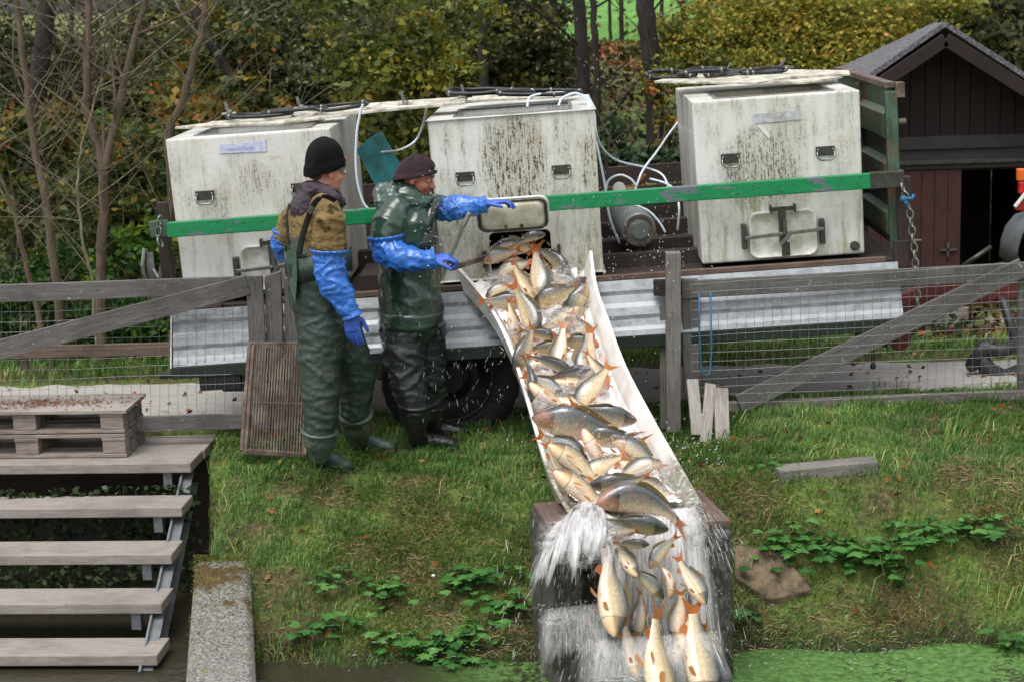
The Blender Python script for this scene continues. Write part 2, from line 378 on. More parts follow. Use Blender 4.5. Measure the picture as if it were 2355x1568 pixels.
L_GRN = leafm('fresh_green_leaves', [(0, '1d3a12'), (.5, '34591d'), (.85, '4f7a2a'), (1, '7c8a2a')])
L_IVY = leafm('ivy_leaves', [(0, '1a2a18'), (.5, '2f4528'), (1, '5a6e44')])
L_LIT = leafm('leaf_litter', [(0, '3a2415'), (.5, '6e3e1e'), (.85, '95572a'), (1, '9a7a3a')], .1)
L_ELD = leafm('elder_leaves', [(0, '2d5624'), (.5, '457636'), (1, '6a984c')])
GRASS = leafm('grass_blades', [(0, '3a5c2c'), (.4, '56823e'), (.7, '829e50'), (.85, 'aea868'), (1, 'c6b284')], .3, .5)
STRAW = leafm('dry_stalks', [(0, '5c4a30'), (.5, '94805c'), (1, 'bda67c')], .1)
m = Mat('earth', .95); co = m.co(); y = m.sep(co)[1]; a = m.noise(co, 30, 6, .75); b = m.noise(co, 2.2, 5, .6)
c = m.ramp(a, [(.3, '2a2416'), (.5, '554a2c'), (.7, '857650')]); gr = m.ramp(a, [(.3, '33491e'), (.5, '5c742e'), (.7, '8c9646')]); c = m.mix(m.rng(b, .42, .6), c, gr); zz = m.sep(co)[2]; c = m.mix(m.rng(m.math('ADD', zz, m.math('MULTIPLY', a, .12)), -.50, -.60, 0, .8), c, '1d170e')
m.color(c); m.bump(a, .03); EARTH = m.m
m = Mat('gravel', .9); a = m.noise(m.co(), 90, 4, .8); b = m.noise(m.co(scale=(1,3,1)), 2, 4); c = m.ramp(a, [(.3, '827d78'), (.5, 'a5a09b'), (.7, 'c2beb9')]); m.color(m.mix(m.rng(b, .55, .75, 0, .6), c, '7d7358')); m.bump(a, .01); GRAV = m.m
MEADOW = plain('meadow', '5c8e34', .9, var=.2, scale=1, c2='48762c')
# ============================================================ THE GROUND
def tz(x, y):
    x = np.asarray(x, float); y = np.asarray(y, float)
    e = 10.0 - .35*sm(x, 0, 1.6) + .05*np.sin(x*3.1)
    t = np.clip((e-y)/(e-8.75), 0, 1.6); z = -.72*(.75*t + .25*sm(t, 0, 1))
    z = z + .035*np.sin(x*7.3+y*3)*sm(t, .1, .5)*sm(t, 1.3, .9)
    pit = np.maximum(sm(x, -1.66, -1.74)*sm(y, 10.42, 10.35), sm(x, -1.80, -1.86)*sm(y, 11.02, 10.96))
    z = z*(1-pit) + pit*(-1.0)
    z = z + .14*sm(x, .9, 1.6)*np.exp(-((y-10.75)/.55)**2) + .06*sm(x, -.9, -2)*np.exp(-((y-10.9)/.25)**2)
    dip = -.55*sm(y, 12.7, 16)*sm(x, 1.9, 3.4)*sm(y, 24, 19)
    crest = 1.25 + .55*sm(x, -3, 2)
    y0 = 13.5 + .8*sm(x, -1, 1.5) + 3.6*sm(x, 2.4, 4)
    hill = crest*sm(y, y0, y0+11)*.9 + crest*.1*np.clip((y-y0)/11, 0, 1)
    far = .35*sm(y, 27, 60)*sm(x, -4, 2) - 1.5*sm(y, 62, 120)
    nz = .03*np.sin(x*2.1+1)*np.sin(y*1.7)*sm(y, 12.5, 14) + .12*np.sin(x*.8+y*.6)*sm(y, 15, 20)
    return z + dip + hill + far + nz
def grid(name, xs, ys, mat, zf, **k):
    X, Y = np.meshgrid(xs, ys); Z = zf(X, Y); v = np.stack([X, Y, Z], -1).reshape(-1, 3); nx = len(xs)
    i, j = np.meshgrid(np.arange(len(xs)-1), np.arange(len(ys)-1)); a = (j*nx+i).ravel()
    return npmesh(name, v, np.stack([a, a+1, a+nx+1, a+nx], 1), mat, smooth=True, **k)
xs = np.unique(np.concatenate([np.linspace(-160, -8, 30), np.linspace(-8, -4.5, 20), np.arange(-4.5, 5, .06), np.linspace(5, 12, 30), np.linspace(12, 160, 30)]))
ys = np.unique(np.concatenate([np.linspace(-20, 7.8, 20), np.arange(7.8, 12.8, .05), np.arange(12.8, 26, .25), np.linspace(26, 70, 40), np.linspace(70, 300, 20)]))
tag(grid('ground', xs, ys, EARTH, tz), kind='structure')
xs2 = np.arange(-14, 16, .06)
tag(grid('path', xs2, 12.02+np.linspace(-.62, .62, 41), GRAV, lambda X, Y: tz(X, Y)+.022-.05*sm(np.abs(Y-12.02-.05*np.sin(X*1.3)), .44, .60)+.012*np.sin(X*17+Y*9)*np.sin(Y*23+X*3)*sm(np.abs(Y-12.02), .3, .5)), kind='structure')
tag(grid('meadow', np.arange(-2, 60, 1.), np.linspace(26, 66, 60), MEADOW, lambda X, Y: tz(X, Y)+.05), kind='structure')
m = Mat('pond_water', .06, (.035,.03,.02)); x, y, _ = m.sep(m.co()); dw = m.noise(m.co(), 22, 5, .8); dz = m.noise(m.co(), 1.3, 3)
near = m.rng(x, -.7, .1); k = m.math('MULTIPLY', m.rng(m.math('ADD', m.math('MULTIPLY', dw, .5), m.math('MULTIPLY', dz, .5)), .40, .50), near); c = m.mix(k, (.035,.03,.02), m.mix(m.rng(dw, .4, .6), '35551f', '55793a')); m.color(c)
m.roughness(m.math('ADD', m.math('MULTIPLY', k, .6), .06)); m.bump(m.noise(m.co(scale=(1,2,1)), 9, 3), .02, .4); WATERM = m.m
tag(grid('water', np.linspace(-40, 40, 9), np.linspace(-15, 10.35, 9), WATERM, lambda X, Y: X*0-.68), kind='structure')
# ============================================================ TRAILER (flatbed) in its own tilted frame
def trm(x=0, y=0, z=0):
    m = np.eye(4); m[:3,3] = (x, y, z); return TRM @ m
tr = thing('flatbed_trailer', 'long low flatbed farm trailer with green rail carrying three white fish tanks', 'trailer', mat4=trm())
b = MB(TRM)
for k in range(13): b.box((.18, .02+k*.165, .875), (4.42, .16, .045))
b.build('bed_floor', W_DARK, tr, bevel=.004, each=True)
b = MB(TRM)
for y in (.25, 1.7): b.box((.15, y, .76), (4.3, .08, .16))
for x in (-1.7, -.8, .1, 1.0, 1.9): b.box((x, 1.0, .79), (.07, 1.9, .08))
b.box((-1.55, .2, .55), (.5, .1, .16)); b.tube([(-.42, .1, .42), (-.42, 1.9, .42)], .05); b.box((-.42, 1.0, .57), (.5, .12, .3)); b.box((-.42, .35, .57), (.3, .08, .3))
b.build('chassis', DSTEEL, tr, bevel=.004, each=True)
b = MB(TRM)   # low timber strips on the edge
b.box((-1.86, -.09, .905), (.28, .05, .03)); b.box((-.6, -.09, .908), (1.7, .05, .03)); b.box((1.35, -.09, .905), (1.9, .05, .03)); b.build('edge_strip', W_BROWN, tr, bevel=.003, each=True)
# hanging galvanised side board, ribbed
pts = []
for z_, dy_ in [(0,0),(.06,0),(.085,.010),(.13,.010),(.155,0),(.20,0),(.225,.010),(.265,.010),(.285,0),(.315,0),(.325,.012)]: pts.append((-.115-.45*z_+dy_, .888-z_))
def profile(name, x0, x1, pts, mat, par, th=.012, dz=0, dy=0):
    vs = []; fs = []
    for x in (x0, x1):
        for (y, z) in pts: vs.append((x, y+dy, z+dz))
    n = len(pts)
    for i in range(n-1): fs.append((i, i+1, n+i+1, n+i))
    b = MB(TRM); b.add(vs, fs); return b.build(name, mat, par, solid=th)
sb = profile('side_board', -2.02, 2.37, pts, ZINC, tr)
bb = MB(TRM); bb.box((.17, -.225, .53), (4.42, .05, .07)); bb.tube([(-2.12, -.22, .52), (-2.02, -.22, .52)], .022, 10); bb.build('flange', DGREEN, sb, bevel=.004)
bb = MB(TRM); bb.add([(-2.03, -.12, .885), (-2.03, -.04, .885), (-2.04, -.15, .57), (-2.04, -.255, .565)], [(0,1,2,3)]); bb.build('end_plate', WHITEP, sb, solid=.008)
bb = MB(TRM); bb.box((-1.75, -.2, .45), (.25, .08, .08), taper=.0); bb.add([(-1.8,-.16,.46),(-1.45,-.16,.46),(-1.55,-.16,.37),(-1.75,-.16,.38),(-1.8,-.1,.46),(-1.45,-.1,.46),(-1.55,-.1,.37),(-1.75,-.1,.38)], [(0,1,2,3),(7,6,5,4),(2,1,5,6),(3,2,6,7),(0,3,7,4)]); bb.build('hinge_bracket', BLACK, sb, each=True)
# far side timber board + left/right boards
b = MB(TRM)
for z0 in (.98, 1.13, 1.28): b.box((.2, 2.12, z0), (4.3, .03, .135))
b.build('rear_side_board', W_DARK, tr, bevel=.004, each=True)
b = MB(TRM); b.box((.9, .35, .94), (1.0, .09, .09)); b.box((.8, .75, .97), (1.2, .09, .08)); b.box((.95, 1.2, 1.02), (1.1, .09, .1)); b.box((-.75, .3, .95), (.28, .5, .1)); b.box((-.72, .9, .98), (.5, .1, .12)); b.box((.9, 1.6, 1.16), (1.2, .05, .09)); b.build('load_beam', W_DARK, tr, bevel=.005, each=True)
gr_ = MB(TRM); gr_.box((.2, -.115, 1.385), (4.39, .05, .092)); gr = gr_.build('side_rail', GREEN, tr, bevel=.006)
bb = MB(TRM); bb.box((-2.045, -.115, 1.395), (.11, .045, .10)); bb.build('rail_end', OLDGREEN, gr, bevel=.005)
bb = MB(TRM); bb.box((2.32, -.118, 1.386), (.2, .056, .1)); bb.build('rail_end', DSTEEL, gr, bevel=.006)
# corner posts left
b = MB(TRM); b.box((-2.05, .02, 1.13), (.07, .07, .52)); b.box((-2.04, 0.02, 1.47), (.07, .05, .14)); b.build('corner_post', W_DARK, tr, bevel=.004, each=True)
b = MB(TRM); b.box((-2.13, -.08, 1.12), (.05, .02, .26)); b.tube([(-2.15,-.1,1.28),(-2.17,-.12,1.18),(-2.16,-.12,1.05),(-2.15,-.1,.95)], .013, 8); b.tube([(-2.11,-.1,1.15),(-2.08,-.12,1.1),(-2.10,-.1,1.0)], .011, 8); b.build('catch', STEEL, tr, each=True)
# end wall, corrugated green
hb = MB(TRM); prof = [(0,0),(.05,0),(.08,-.04),(.20,-.04),(.23,0),(.33,0),(.36,-.04),(.5,-.04),(.53,0),(.63,0),(.66,-.04),(.8,-.04),(.83,0),(.95,0)]
vs = []; fs = []
for y in (.05, 2.05):
    for (z, dx) in prof: vs.append((2.38+dx, y, .96+z))
n = len(prof); fs = [(i, i+1, n+i+1, n+i) for i in range(n-1)]; hb.add(vs, fs); hw = hb.build('end_wall', OLDGREEN, tr, solid=.02)
b = MB(TRM); b.box((2.385, .02, 1.42), (.07, .05, .95)); b.box((2.385, 1.05, 1.42), (.08, .06, .94)); b.build('wall_post', OLDGREEN, hw, bevel=.004, each=True)
b = MB(TRM); b.box((2.385, 1.05, 1.93), (.06, 2.05, .035)); b.box((2.44, .03, 1.90), (.05, .08, .09)); b.tube([(2.42,.02,1.71),(2.47,.02,1.71)], .02, 8); b.build('cap_rail', RUST, hw, bevel=.004, each=True)
b = MB(TRM); b.box((2.40, -.08, .93), (.09, .05, .16)); b.box((2.43, -.05, 1.14), (.08, .06, .5)); b.build('end_post', W_DARK, tr, bevel=.004, each=True)
def chain(pts, mat, name, par=None, link=.062, r=.0065, wd=.036, xf=None):
    pts = [np.array(p, float) for p in pts]; seg = []; 
    for a, c in zip(pts[:-1], pts[1:]):
        n = max(1, int(np.linalg.norm(c-a)/ (link*.74))); seg += [a+(c-a)*k/n for k in range(n)]
    seg.append(pts[-1]); b = MB(xf)
    for i in range(len(seg)-1):
        a, c = seg[i], seg[i+1]; mid = (a+c)/2; t = unit(c-a); s = unit(np.cross(t, (0.3,1,0.1))) if i % 2 else unit(np.cross(t, (1,-.5,.2)))
        ring = []
        for k in range(14):
            th = 2*pi*k/14; ring.append(mid + t*cos(th)*link/2 + s*sin(th)*wd/2)
        b.tube(ring, r, 6, closed=True)
    return b.build(name, mat, par, smooth=True)
chain([(2.40,-.16,1.36),(2.44,-.17,1.2),(2.46,-.18,.95),(2.47,-.19,.62)], STEEL, 'chain', tr, xf=TRM)
chain([(-2.02,-.15,1.48),(-2.05,-.15,1.35),(-2.03,-.15,1.28)], STEEL, 'chain', tr, xf=TRM)
b = MB(TRM); p = T(2078, 458, -.2); b.tube([p, p+(.05,-.01,.0), p+(.06,0,.02)], .012, 6); b.tube([p, p+(.02,-.01,-.04)], .012, 6); b.ball(p, .02); b.build('rope_knot', ROPE, tr, smooth=True, each=True)
# wheel
wc = T(1037, 862, .16); wc[1] = .16
wh = thing('wheel', None, None, mat4=np.eye(4)); wh.parent = tr
b = MB(TRM); R = .43
prof = [(-.10,.27),(-.12,.31),(-.13,.36),(-.115,.41),(-.07,.43),(0,.435),(.07,.43),(.115,.41),(.13,.36),(.12,.31),(.1,.27)]
vs = []; fs = []; NN = 56
for k in range(NN):
    th = 2*pi*k/NN
    for (yy, rr) in prof:
        r2 = rr + (.008 if (k % 2 and rr > .4) else 0); vs.append((wc[0]+cos(th)*r2, wc[1]+yy, wc[2]+sin(th)*r2))
n = len(prof)
for k in range(NN):
    for i in range(n-1): fs.append((k*n+i, k*n+i+1, ((k+1)%NN)*n+i+1, ((k+1)%NN)*n+i))
b.add(vs, fs); b.build('tyre', TYRE, wh, smooth=True)
b = MB(TRM); prof2 = [(-.105,.275),(-.115,.265),(-.10,.25),(-.07,.235),(-.055,.2),(-.04,.19),(-.035,.13),(-.06,.12),(-.075,.09),(-.08,0.001)]
vs = []; fs = []
for k in range(40):
    th = 2*pi*k/40
    for (yy, rr) in prof2: vs.append((wc[0]+cos(th)*rr, wc[1]+yy, wc[2]+sin(th)*rr))
n = len(prof2)
for k in range(40):
    for i in range(n-1): fs.append((k*n+i, ((k+1)%40)*n+i, ((k+1)%40)*n+i+1, k*n+i+1))
b.add(vs, fs)
b.build('rim', RIM, wh, smooth=True)
b = MB(TRM)
for k in range(6): th = 2*pi*k/6; b.tube([(wc[0]+cos(th)*.16, wc[1]-.06, wc[2]+sin(th)*.16), (wc[0]+cos(th)*.16, wc[1]-.03, wc[2]+sin(th)*.16)], .014, 6)
b.tube([(wc[0], wc[1]-.13, wc[2]), (wc[0], wc[1]-.02, wc[2])], .085, 16)
b.build('hub', BLACK, wh, each=True)
# drawbar and jack foot (right, behind the gate)
b = MB(); b.beam(P(2095,672,12.3), P(2345,655,12.3), .12, .17); b.beam(P(1960,745,12.0), P(2110,705,12.2), .1, .12); b.beam(P(2040,700,12), P(2200,640,12.1), .08, .08); b.build('drawbar', REDP, tr, bevel=.01, each=True)
b = MB(); c0 = P(2067, 778, 11.6); b.tube([c0+(0,-.03,0), c0+(0,.03,0)], .075, 18); b.beam(P(2060,715,11.6), P(2066,765,11.6), .05, .05); b.build('jack_foot', REDP, tr, bevel=.006)
b = MB(); b.add([P(1925,742,11.5),P(2060,735,11.5),P(2040,800,11.5),P(1985,785,11.5),P(1925,742,11.7),P(2060,735,11.7),P(2040,800,11.7),P(1985,785,11.7)], [(0,1,2,3),(7,6,5,4),(0,4,5,1),(1,5,6,2),(2,6,7,3),(3,7,4,0)]); b.tube([P(2008,800,11.5),P(2008,835,11.5)], .012); b.ball(P(2008,842,11.5), .02); b.build('tool_box', BLACK, tr, each=True)

# ============================================================ TANKS
def handle(par, x, z, xf):
    b = MB(xf); b.box((x, -.004, z+.015), (.115, .008, .055)); h = b.build('handle', DSTEEL, par, bevel=.002)
    b = MB(xf); b.tube([(x-.045,-.008,z+.02),(x-.052,-.03,z),(x-.047,-.035,z-.025),(x-.03,-.036,z-.037),(x+.03,-.036,z-.037),(x+.047,-.035,z-.025),(x+.052,-.03,z),(x+.045,-.008,z+.02)], .0055, 8)
    for s in (-.045, .045): b.ball((x+s, -.012, z+.022), .008, 8)
    b.build('handle_bow', STEEL, h, smooth=True, each=True)
def rrect(x0, x1, z0, z1, r, n=6):
    out = []
    for (cx, cz, a0) in ((x1-r, z1-r, 0), (x0+r, z1-r, pi/2), (x0+r, z0+r, pi), (x1-r, z0+r, 3*pi/2)):
        for k in range(n+1): a = a0+pi/2*k/n; out.append((cx+cos(a)*r, cz+sin(a)*r))
    return out
def tank(x0, label, mat, hatch, handles, hole=None, depth=1.5, W=1.0, Ht=.985):
    xf = trm(x0, 0, .93)
    r = thing('fish_tank', label, 'fish tank', mat4=xf, group='white fish transport tanks on the trailer')
    tp = .012; B = [(tp,.01),(W-tp*.3,.01),(W-tp*.3,depth),(tp,depth)]; Tt = [(0,0),(W,0),(W,depth),(0,depth)]
    ox0, ox1, oy0, oy1 = .155, .86, .13, .82
    vs = [(x,y,0) for x,y in B]+[(x,y,Ht) for x,y in Tt]+[(ox0,oy0,Ht),(ox1,oy0,Ht),(ox1,oy1,Ht),(ox0,oy1,Ht)]+[(ox0,oy0,Ht-.05),(ox1,oy0,Ht-.05),(ox1,oy1,Ht-.05),(ox0,oy1,Ht-.05)]
    fs = [(0,3,2,1),(1,2,6,5),(2,3,7,6),(3,0,4,7),(4,5,9,8),(5,6,10,9),(6,7,11,10),(7,4,8,11),(8,9,13,12),(9,10,14,13),(10,11,15,14),(11,8,12,15)]
    if hole is None: fs.append((0,1,5,4))
    else:
        R_ = rrect(*hole, .035); n0 = len(vs); vs += [(x, 0.005, z) for x, z in R_]; m_ = len(R_); q = m_//4
        # bridge the outline to the four corners (order: right-top, left-top, left-bottom, right-bottom)
        cor = [5, 4, 0, 1]
        for s in range(4):
            for k in range(q-1): fs.append((cor[s], n0+(s*q+k) % m_, n0+(s*q+k+1) % m_))
            fs.append((cor[s], n0+(s*q+q-1) % m_, n0+((s+1)*q) % m_, cor[(s+1) % 4]))
    b = MB(xf); b.add(vs, [tuple(f[::-1]) for f in fs]); b.build('shell', mat, r, bevel=.014, seg=3)
    b = MB(xf); i = .045
    vs = [(ox0+.002,oy0+.002,Ht-.05),(ox1-.002,oy0+.002,Ht-.05),(ox1-.002,oy1-.002,Ht-.05),(ox0+.002,oy1-.002,Ht-.05),(i,i,Ht-.05),(W-i,i,Ht-.05),(W-i,depth-i,Ht-.05),(i,depth-i,Ht-.05),(i,i,.04),(W-i,i,.04),(W-i,depth-i,.04),(i,depth-i,.04)]
    fs = [(0,1,5,4),(1,2,6,5),(2,3,7,6),(3,0,4,7),(5,6,10,9),(6,7,11,10),(7,4,8,11),(8,9,10,11)]+([(4,5,9,8)] if hole is None else [])
    b.add(vs, fs); b.build('inner_wall', FGIN, r)
    if True:
        b = MB(xf); b.box((W/2, depth/2, Ht-(.22 if hole is None else .45)), (W-.1, depth-.1, .02)); b.build('tank_water', Mat('tank_water', .1, (.20,.16,.09) if hole is None else (.03,.025,.018)).m, r)
    b = MB(xf)
    for (x0_,y0_,x1_,y1_) in ((ox0,oy0,ox1,oy0),(ox1,oy0,ox1,oy1),(ox1,oy1,ox0,oy1),(ox0,oy1,ox0,oy0)): b.beam((x0_,y0_,Ht+.003), (x1_,y1_,Ht+.003), .022, .008)
    b.build('opening_frame', STEEL, r, bevel=.002, each=True)
    for hx, hz in handles: handle(r, hx, hz, xf)
    if hatch:
        a0, a1, z0, z1 = hatch; R_ = rrect(a0, a1, z0, z1, .05, 6); n = len(R_); cxx, czz = (a0+a1)/2, (z0+z1)/2
        rings = [(1.0, .0), (1.0, -.035), (.97, -.045), (.93, -.042), (.86, -.022), (.5, -.018)]
        vs = []; fs = []
        for (k, yy) in rings:
            for (x, z) in R_: vs.append((cxx+(x-cxx)*k, yy+.004, czz+(z-czz)*k))
        for j in range(len(rings)-1):
            for k in range(n): fs.append((j*n+k, (j+1)*n+k, (j+1)*n+(k+1)%n, j*n+(k+1)%n))
        fs.append(tuple(range(len(rings)*n-1, (len(rings)-1)*n-1, -1)))
        b = MB(xf); b.add(vs, [f[::-1] for f in fs]); h = b.build('hatch_cover', HATCH, r, smooth=True)
        b = MB(xf); b.beam((cxx-.07, -.05, z1+.015), (cxx+.075, -.05, z1+.015), .02, .025); b.box((cxx-.005,-.055,czz+.06), (.045,.014,.22)); b.box((cxx+.01,-.05,czz-.09), (.05,.012,.08)); b.box((cxx-.07,-.03,z1+.015),(.012,.06,.05)); b.box((cxx+.075,-.03,z1+.015),(.012,.06,.05)); b.tube([(cxx+.005,-.07,czz+.09),(cxx+.005,-.085,czz+.0)], .014, 10); b.build('hinge_arm', DSTEEL, h, bevel=.002, each=True)
        b = MB(xf); b.beam((a0-.03, -.07, czz-.005), (a1+.035, -.07, czz+.02), .018, .022); b.beam((cxx-.02,-.085,czz-.055), (cxx+.045,-.11,czz+.025), .02, .022); b.build('locking_bar', STEEL, h, bevel=.003, each=True)
        b = MB(xf)
        for xx in (a0-.03, a1+.03): b.box((xx, -.02, czz), (.03, .06, .15)); 
        b.build('side_bracket', DSTEEL, h, bevel=.004, each=True)
    return r, xf
def toL(u, v, x0): q = T(u, v, 0); return (q[0]-x0, q[2]-.93)
x1_, x2_, x3_ = -1.975, -.385, 1.2
t1, xf1 = tank(x1_, 'left white fish tank with thin dirt streaks behind the man in the black hat', FG1, (.385,.80,.035,.31), [toL(472,455,x1_), toL(692,437,x1_)])
t2, xf2 = tank(x2_, 'middle white fish tank with heavy brown streaks, open outlet spilling carp', FG2, None, [toL(1070,412,x2_), toL(1291,396,x2_)], hole=(.315,.69,.02,.285))
t3, xf3 = tank(x3_, 'right white fish tank with green stains and closed locked hatch beside the end wall', FG3, (.30,.71,.02,.30), [toL(1680,370,x3_), toL(1898,353,x3_)])
# stickers
def onface(u, v, x0): q = toL(u, v, x0); return (q[0], -.004, q[1])
b = MB(xf1); q = [(507,333),(562,330),(585,325),(612,322),(613,349),(560,351),(505,354)]; b.add([onface(u,v,x1_) for u,v in q], [tuple(range(6,-1,-1))]); st = b.build('sticker', STICKER, t1, solid=.002)
def text3d(s, size, mat, par, M4, name='lettering', ex=.0008):
    c = bpy.data.curves.new('t', 'FONT'); c.body = s; c.size = size; c.extrude = ex; c.align_x = 'CENTER'; c.align_y = 'CENTER'
    o = bpy.data.objects.new('t', c); COL.objects.link(o); dg = bpy.context.evaluated_depsgraph_get(); dg.update()
    me = bpy.data.meshes.new_from_object(o.evaluated_get(dg)); bpy.data.objects.remove(o)
    me.transform(Matrix(M4.tolist())); me.materials.clear(); me.materials.append(mat); ob = bpy.data.objects.new(name, me); COL.objects.link(ob); ob.parent = par; return ob
tm = np.eye(4); tm[:3,:3] = _rx(pi/2); q = toL(552, 340, x1_); tm[:3,3] = (q[0], -.0075, q[1]); text3d('lebende Fische', .028, STTXT, st, tm)
b = MB(xf3); q = [(1731,263),(1842,254),(1842,275),(1737,285)]; b.add([onface(u,v,x3_) for u,v in q], [(3,2,1,0)]); b.build('sticker', STICKER2, t3, solid=.002)
b = MB(xf3); q = [(1740,288),(1752,288),(1772,312),(1768,320)]; b.add([onface(u,v,x3_) for u,v in q], [(3,2,1,0)]); b.build('tape_mark', WHITEP, t3, solid=.001)
b = MB(xf3); q = toL(1965, 565, x3_); b.tube([(q[0],0.005,q[1]),(q[0],-.035,q[1])], .028, 14); b.tube([(q[0],-.03,q[1]),(q[0],-.045,q[1])], .02, 6); b.build('drain_cap', DSTEEL, t3, bevel=.003)
# outlet of the middle tank: gasket frame, side bracket, swung-up cover
b = MB(xf2); R_ = rrect(.31,.695,.015,.29,.04); b.tube([(x,-.006,z) for x,z in R_], .007, 6, closed=True); b.build('outlet_frame', CREAM, t2, smooth=True)
b = MB(xf2); b.box((.28,-.02,.13),(.025,.05,.1)); b.box((.735,-.02,.15),(.02,.05,.08)); b.build('side_bracket', DSTEEL, t2, bevel=.003, each=True)
b = MB(); a_, c_ = P(1043, 616, 10.75), P(1125, 590, 10.95); b.beam(a_, c_, .025, .03); b.tube([P(1040,606,10.72),P(1052,606,10.76)], .012, 8); b.tube([P(1040,618,10.72),P(1040,618,10.76)+(.01,0,0)], .014, 8); b.build('locking_bar', RUST, t2, bevel=.003, each=True)
b = MB(xf2); vs = []; fs = []; R_ = rrect(-.205,.205,-.1,.1,.045,6); n = len(R_)
ang = radians(68); hc = np.array([.475, -.20, .415])
def hp(x, z, d): # cover frame: x right, z along the cover, d = normal (towards camera/up)
    return hc + np.array([x, 0, 0]) + np.array([0, -cos(ang), sin(ang)])*z + np.array([0, -sin(ang), -cos(ang)])*d
rings = [(1.0,-.03),(1.02,0),(1.0,.01),(.93,.008),(.93,.0),(.86,.028),(.75,.036),(.3,.038)]
for (k, d) in rings:
    for (x, z) in R_: vs.append(hp(x*k, z*(k if k > .9 else k*.95), d))
for j in range(len(rings)-1):
    for k in range(n): fs.append((j*n+k, (j+1)*n+k, (j+1)*n+(k+1)%n, j*n+(k+1)%n))
fs.append(tuple(range(len(rings)*n-1, (len(rings)-1)*n-1, -1))); fs.append(tuple(range(n))); b.add(vs, fs); hcv = b.build('hatch_cover', CREAM, t2, smooth=True)
b = MB(xf2); b.tube([hp(x*.975, z*.975, .012) for x, z in R_], .010, 6, closed=True); b.build('gasket', DSTEEL, hcv, smooth=True)
b = MB(xf2); b.tube([hp(x*1.03, z*1.04, -.006) for x, z in R_], .009, 6, closed=True); b.build('cover_rim', WHITEP, hcv, smooth=True)
b = MB(xf2)
for x in (-.045,.05): b.tube([hp(x, -.06, .034), hp(x, -.06, .046)], .012, 10); b.tube([hp(x, -.06, .04), hp(x, -.06, .052)], .005, 8)
b.build('bolt', STEEL, hcv, each=True)
# ------------------------------------------------------------ lids lying on the tanks, with their air hoses
def board(name, label, px, lys, zoff, th, mat, group=None):
    pts = [T(u, v, l) for (u, v), l in zip(px, lys)]; xf = trm(*pts[0])
    r = thing(name, label, 'tank lid', mat4=xf, group=group)
    b = MB(TRM); n = len(pts); pts = [np.array(p) for p in pts]; b.add(pts+[p+np.array([0,0,-th]) for p in pts], [tuple(range(n)), tuple(range(2*n-1, n-1, -1))]+[(i, n+i, n+(i+1)%n, (i+1)%n) for i in range(n)])
    b.build('board', mat, r, bevel=.002); return r
LID = plain('lid_grp', 'cdc8bb', .55, var=.3, scale=14, c2='8d8775', bump=.004)
lidA = board('tank_lid', 'long dirty white lid resting on left tank and reaching to middle tank', [(402,292),(640,283),(860,254),(1070,235),(1075,222),(840,238),(600,268)], [.45,.42,.42,.40,.70,.75,.7], 0, .016, LID)
lidC = board('tank_lid', 'split white lid sheets lying across the top of right tank', [(1504,187),(1740,190),(1820,176),(1955,170),(1952,162),(1800,160),(1560,173)], [.75,.55,.65,.8,1.1,1.2,1.25], 0, .014, LID)
b = MB(TRM); pp = [T(u,v,l) for (u,v),l in zip([(1745,186),(1895,168),(1938,176),(1850,190)],[.6,.9,.75,.5])]; b.add(pp+[p-np.array([0,0,.012]) for p in pp], [(0,1,2,3),(7,6,5,4),(0,4,5,1),(1,5,6,2),(2,6,7,3),(3,7,4,0)]); b.build('broken_sheet', LID, lidC)
def hoseloop(par, px, ly, r, mat, closed=False, name='aeration_hose'):
    pts = [T(u, v, l) for (u, v), l in zip(px, ly if hasattr(ly, '__len__') else [ly]*len(px))]; b = MB(TRM)
    # smooth by Catmull-Rom
    out = []; n = len(pts); rngk = range(n if closed else n-1)
    for i in rngk:
        p0, p1, p2, p3 = [pts[k % n] if closed else pts[min(max(k,0),n-1)] for k in (i-1, i, i+1, i+2)]
        for t in np.linspace(0, 1, 7)[:-1]: out.append(.5*((2*p1)+(-p0+p2)*t+(2*p0-5*p1+4*p2-p3)*t*t+(-p0+3*p1-3*p2+p3)*t**3))
    if not closed: out.append(pts[-1])
    b.tube(out, r, 10, closed=closed); return b.build(name, mat, par, smooth=True), out
def clips(par, pts, idx):
    b = MB(TRM)
    for i in idx: p = np.array(pts[i]); q = np.array(pts[min(i+1, len(pts)-1)]); b.tube([p, p+(unit(q-p))*.014], .0185, 10)
    b.build('clamp', STEEL, par, smooth=True, each=True)
for px, ly in (([(520,266),(545,270),(620,267),(668,261),(665,257),(630,262),(560,264)], [.55,.5,.48,.52,.62,.66,.66]), ([(605,262),(640,258),(700,252),(745,250),(742,247),(690,249),(620,256)], [.55,.5,.48,.52,.62,.66,.66]), ([(722,251),(760,254),(815,246),(843,240),(838,236),(790,240),(735,246)], [.5,.46,.44,.5,.62,.66,.62])):
    h, pts = hoseloop(lidA, px, ly, .012, BLACK, True); clips(h, pts, (3, 24))
b = MB(TRM)
for (u, v) in ((525,262),(690,250),(930,240),(1068,222)):
    p = T(u, v, .55); b.beam(p, p+(-.015,.01,.075), .022, .006); b.ball(p+(.01,0,.005), .02, 8); b.tube([p+(-.04,0,0), p+(.05,0,0)], .01, 8)
b.build('strap_hinge', STEEL, lidA, each=True)
lidB = thing('aeration_ring', 'black hose rings with white clips lying over the open top of middle tank', 'hose ring', mat4=trm(.1,.6,1.93))
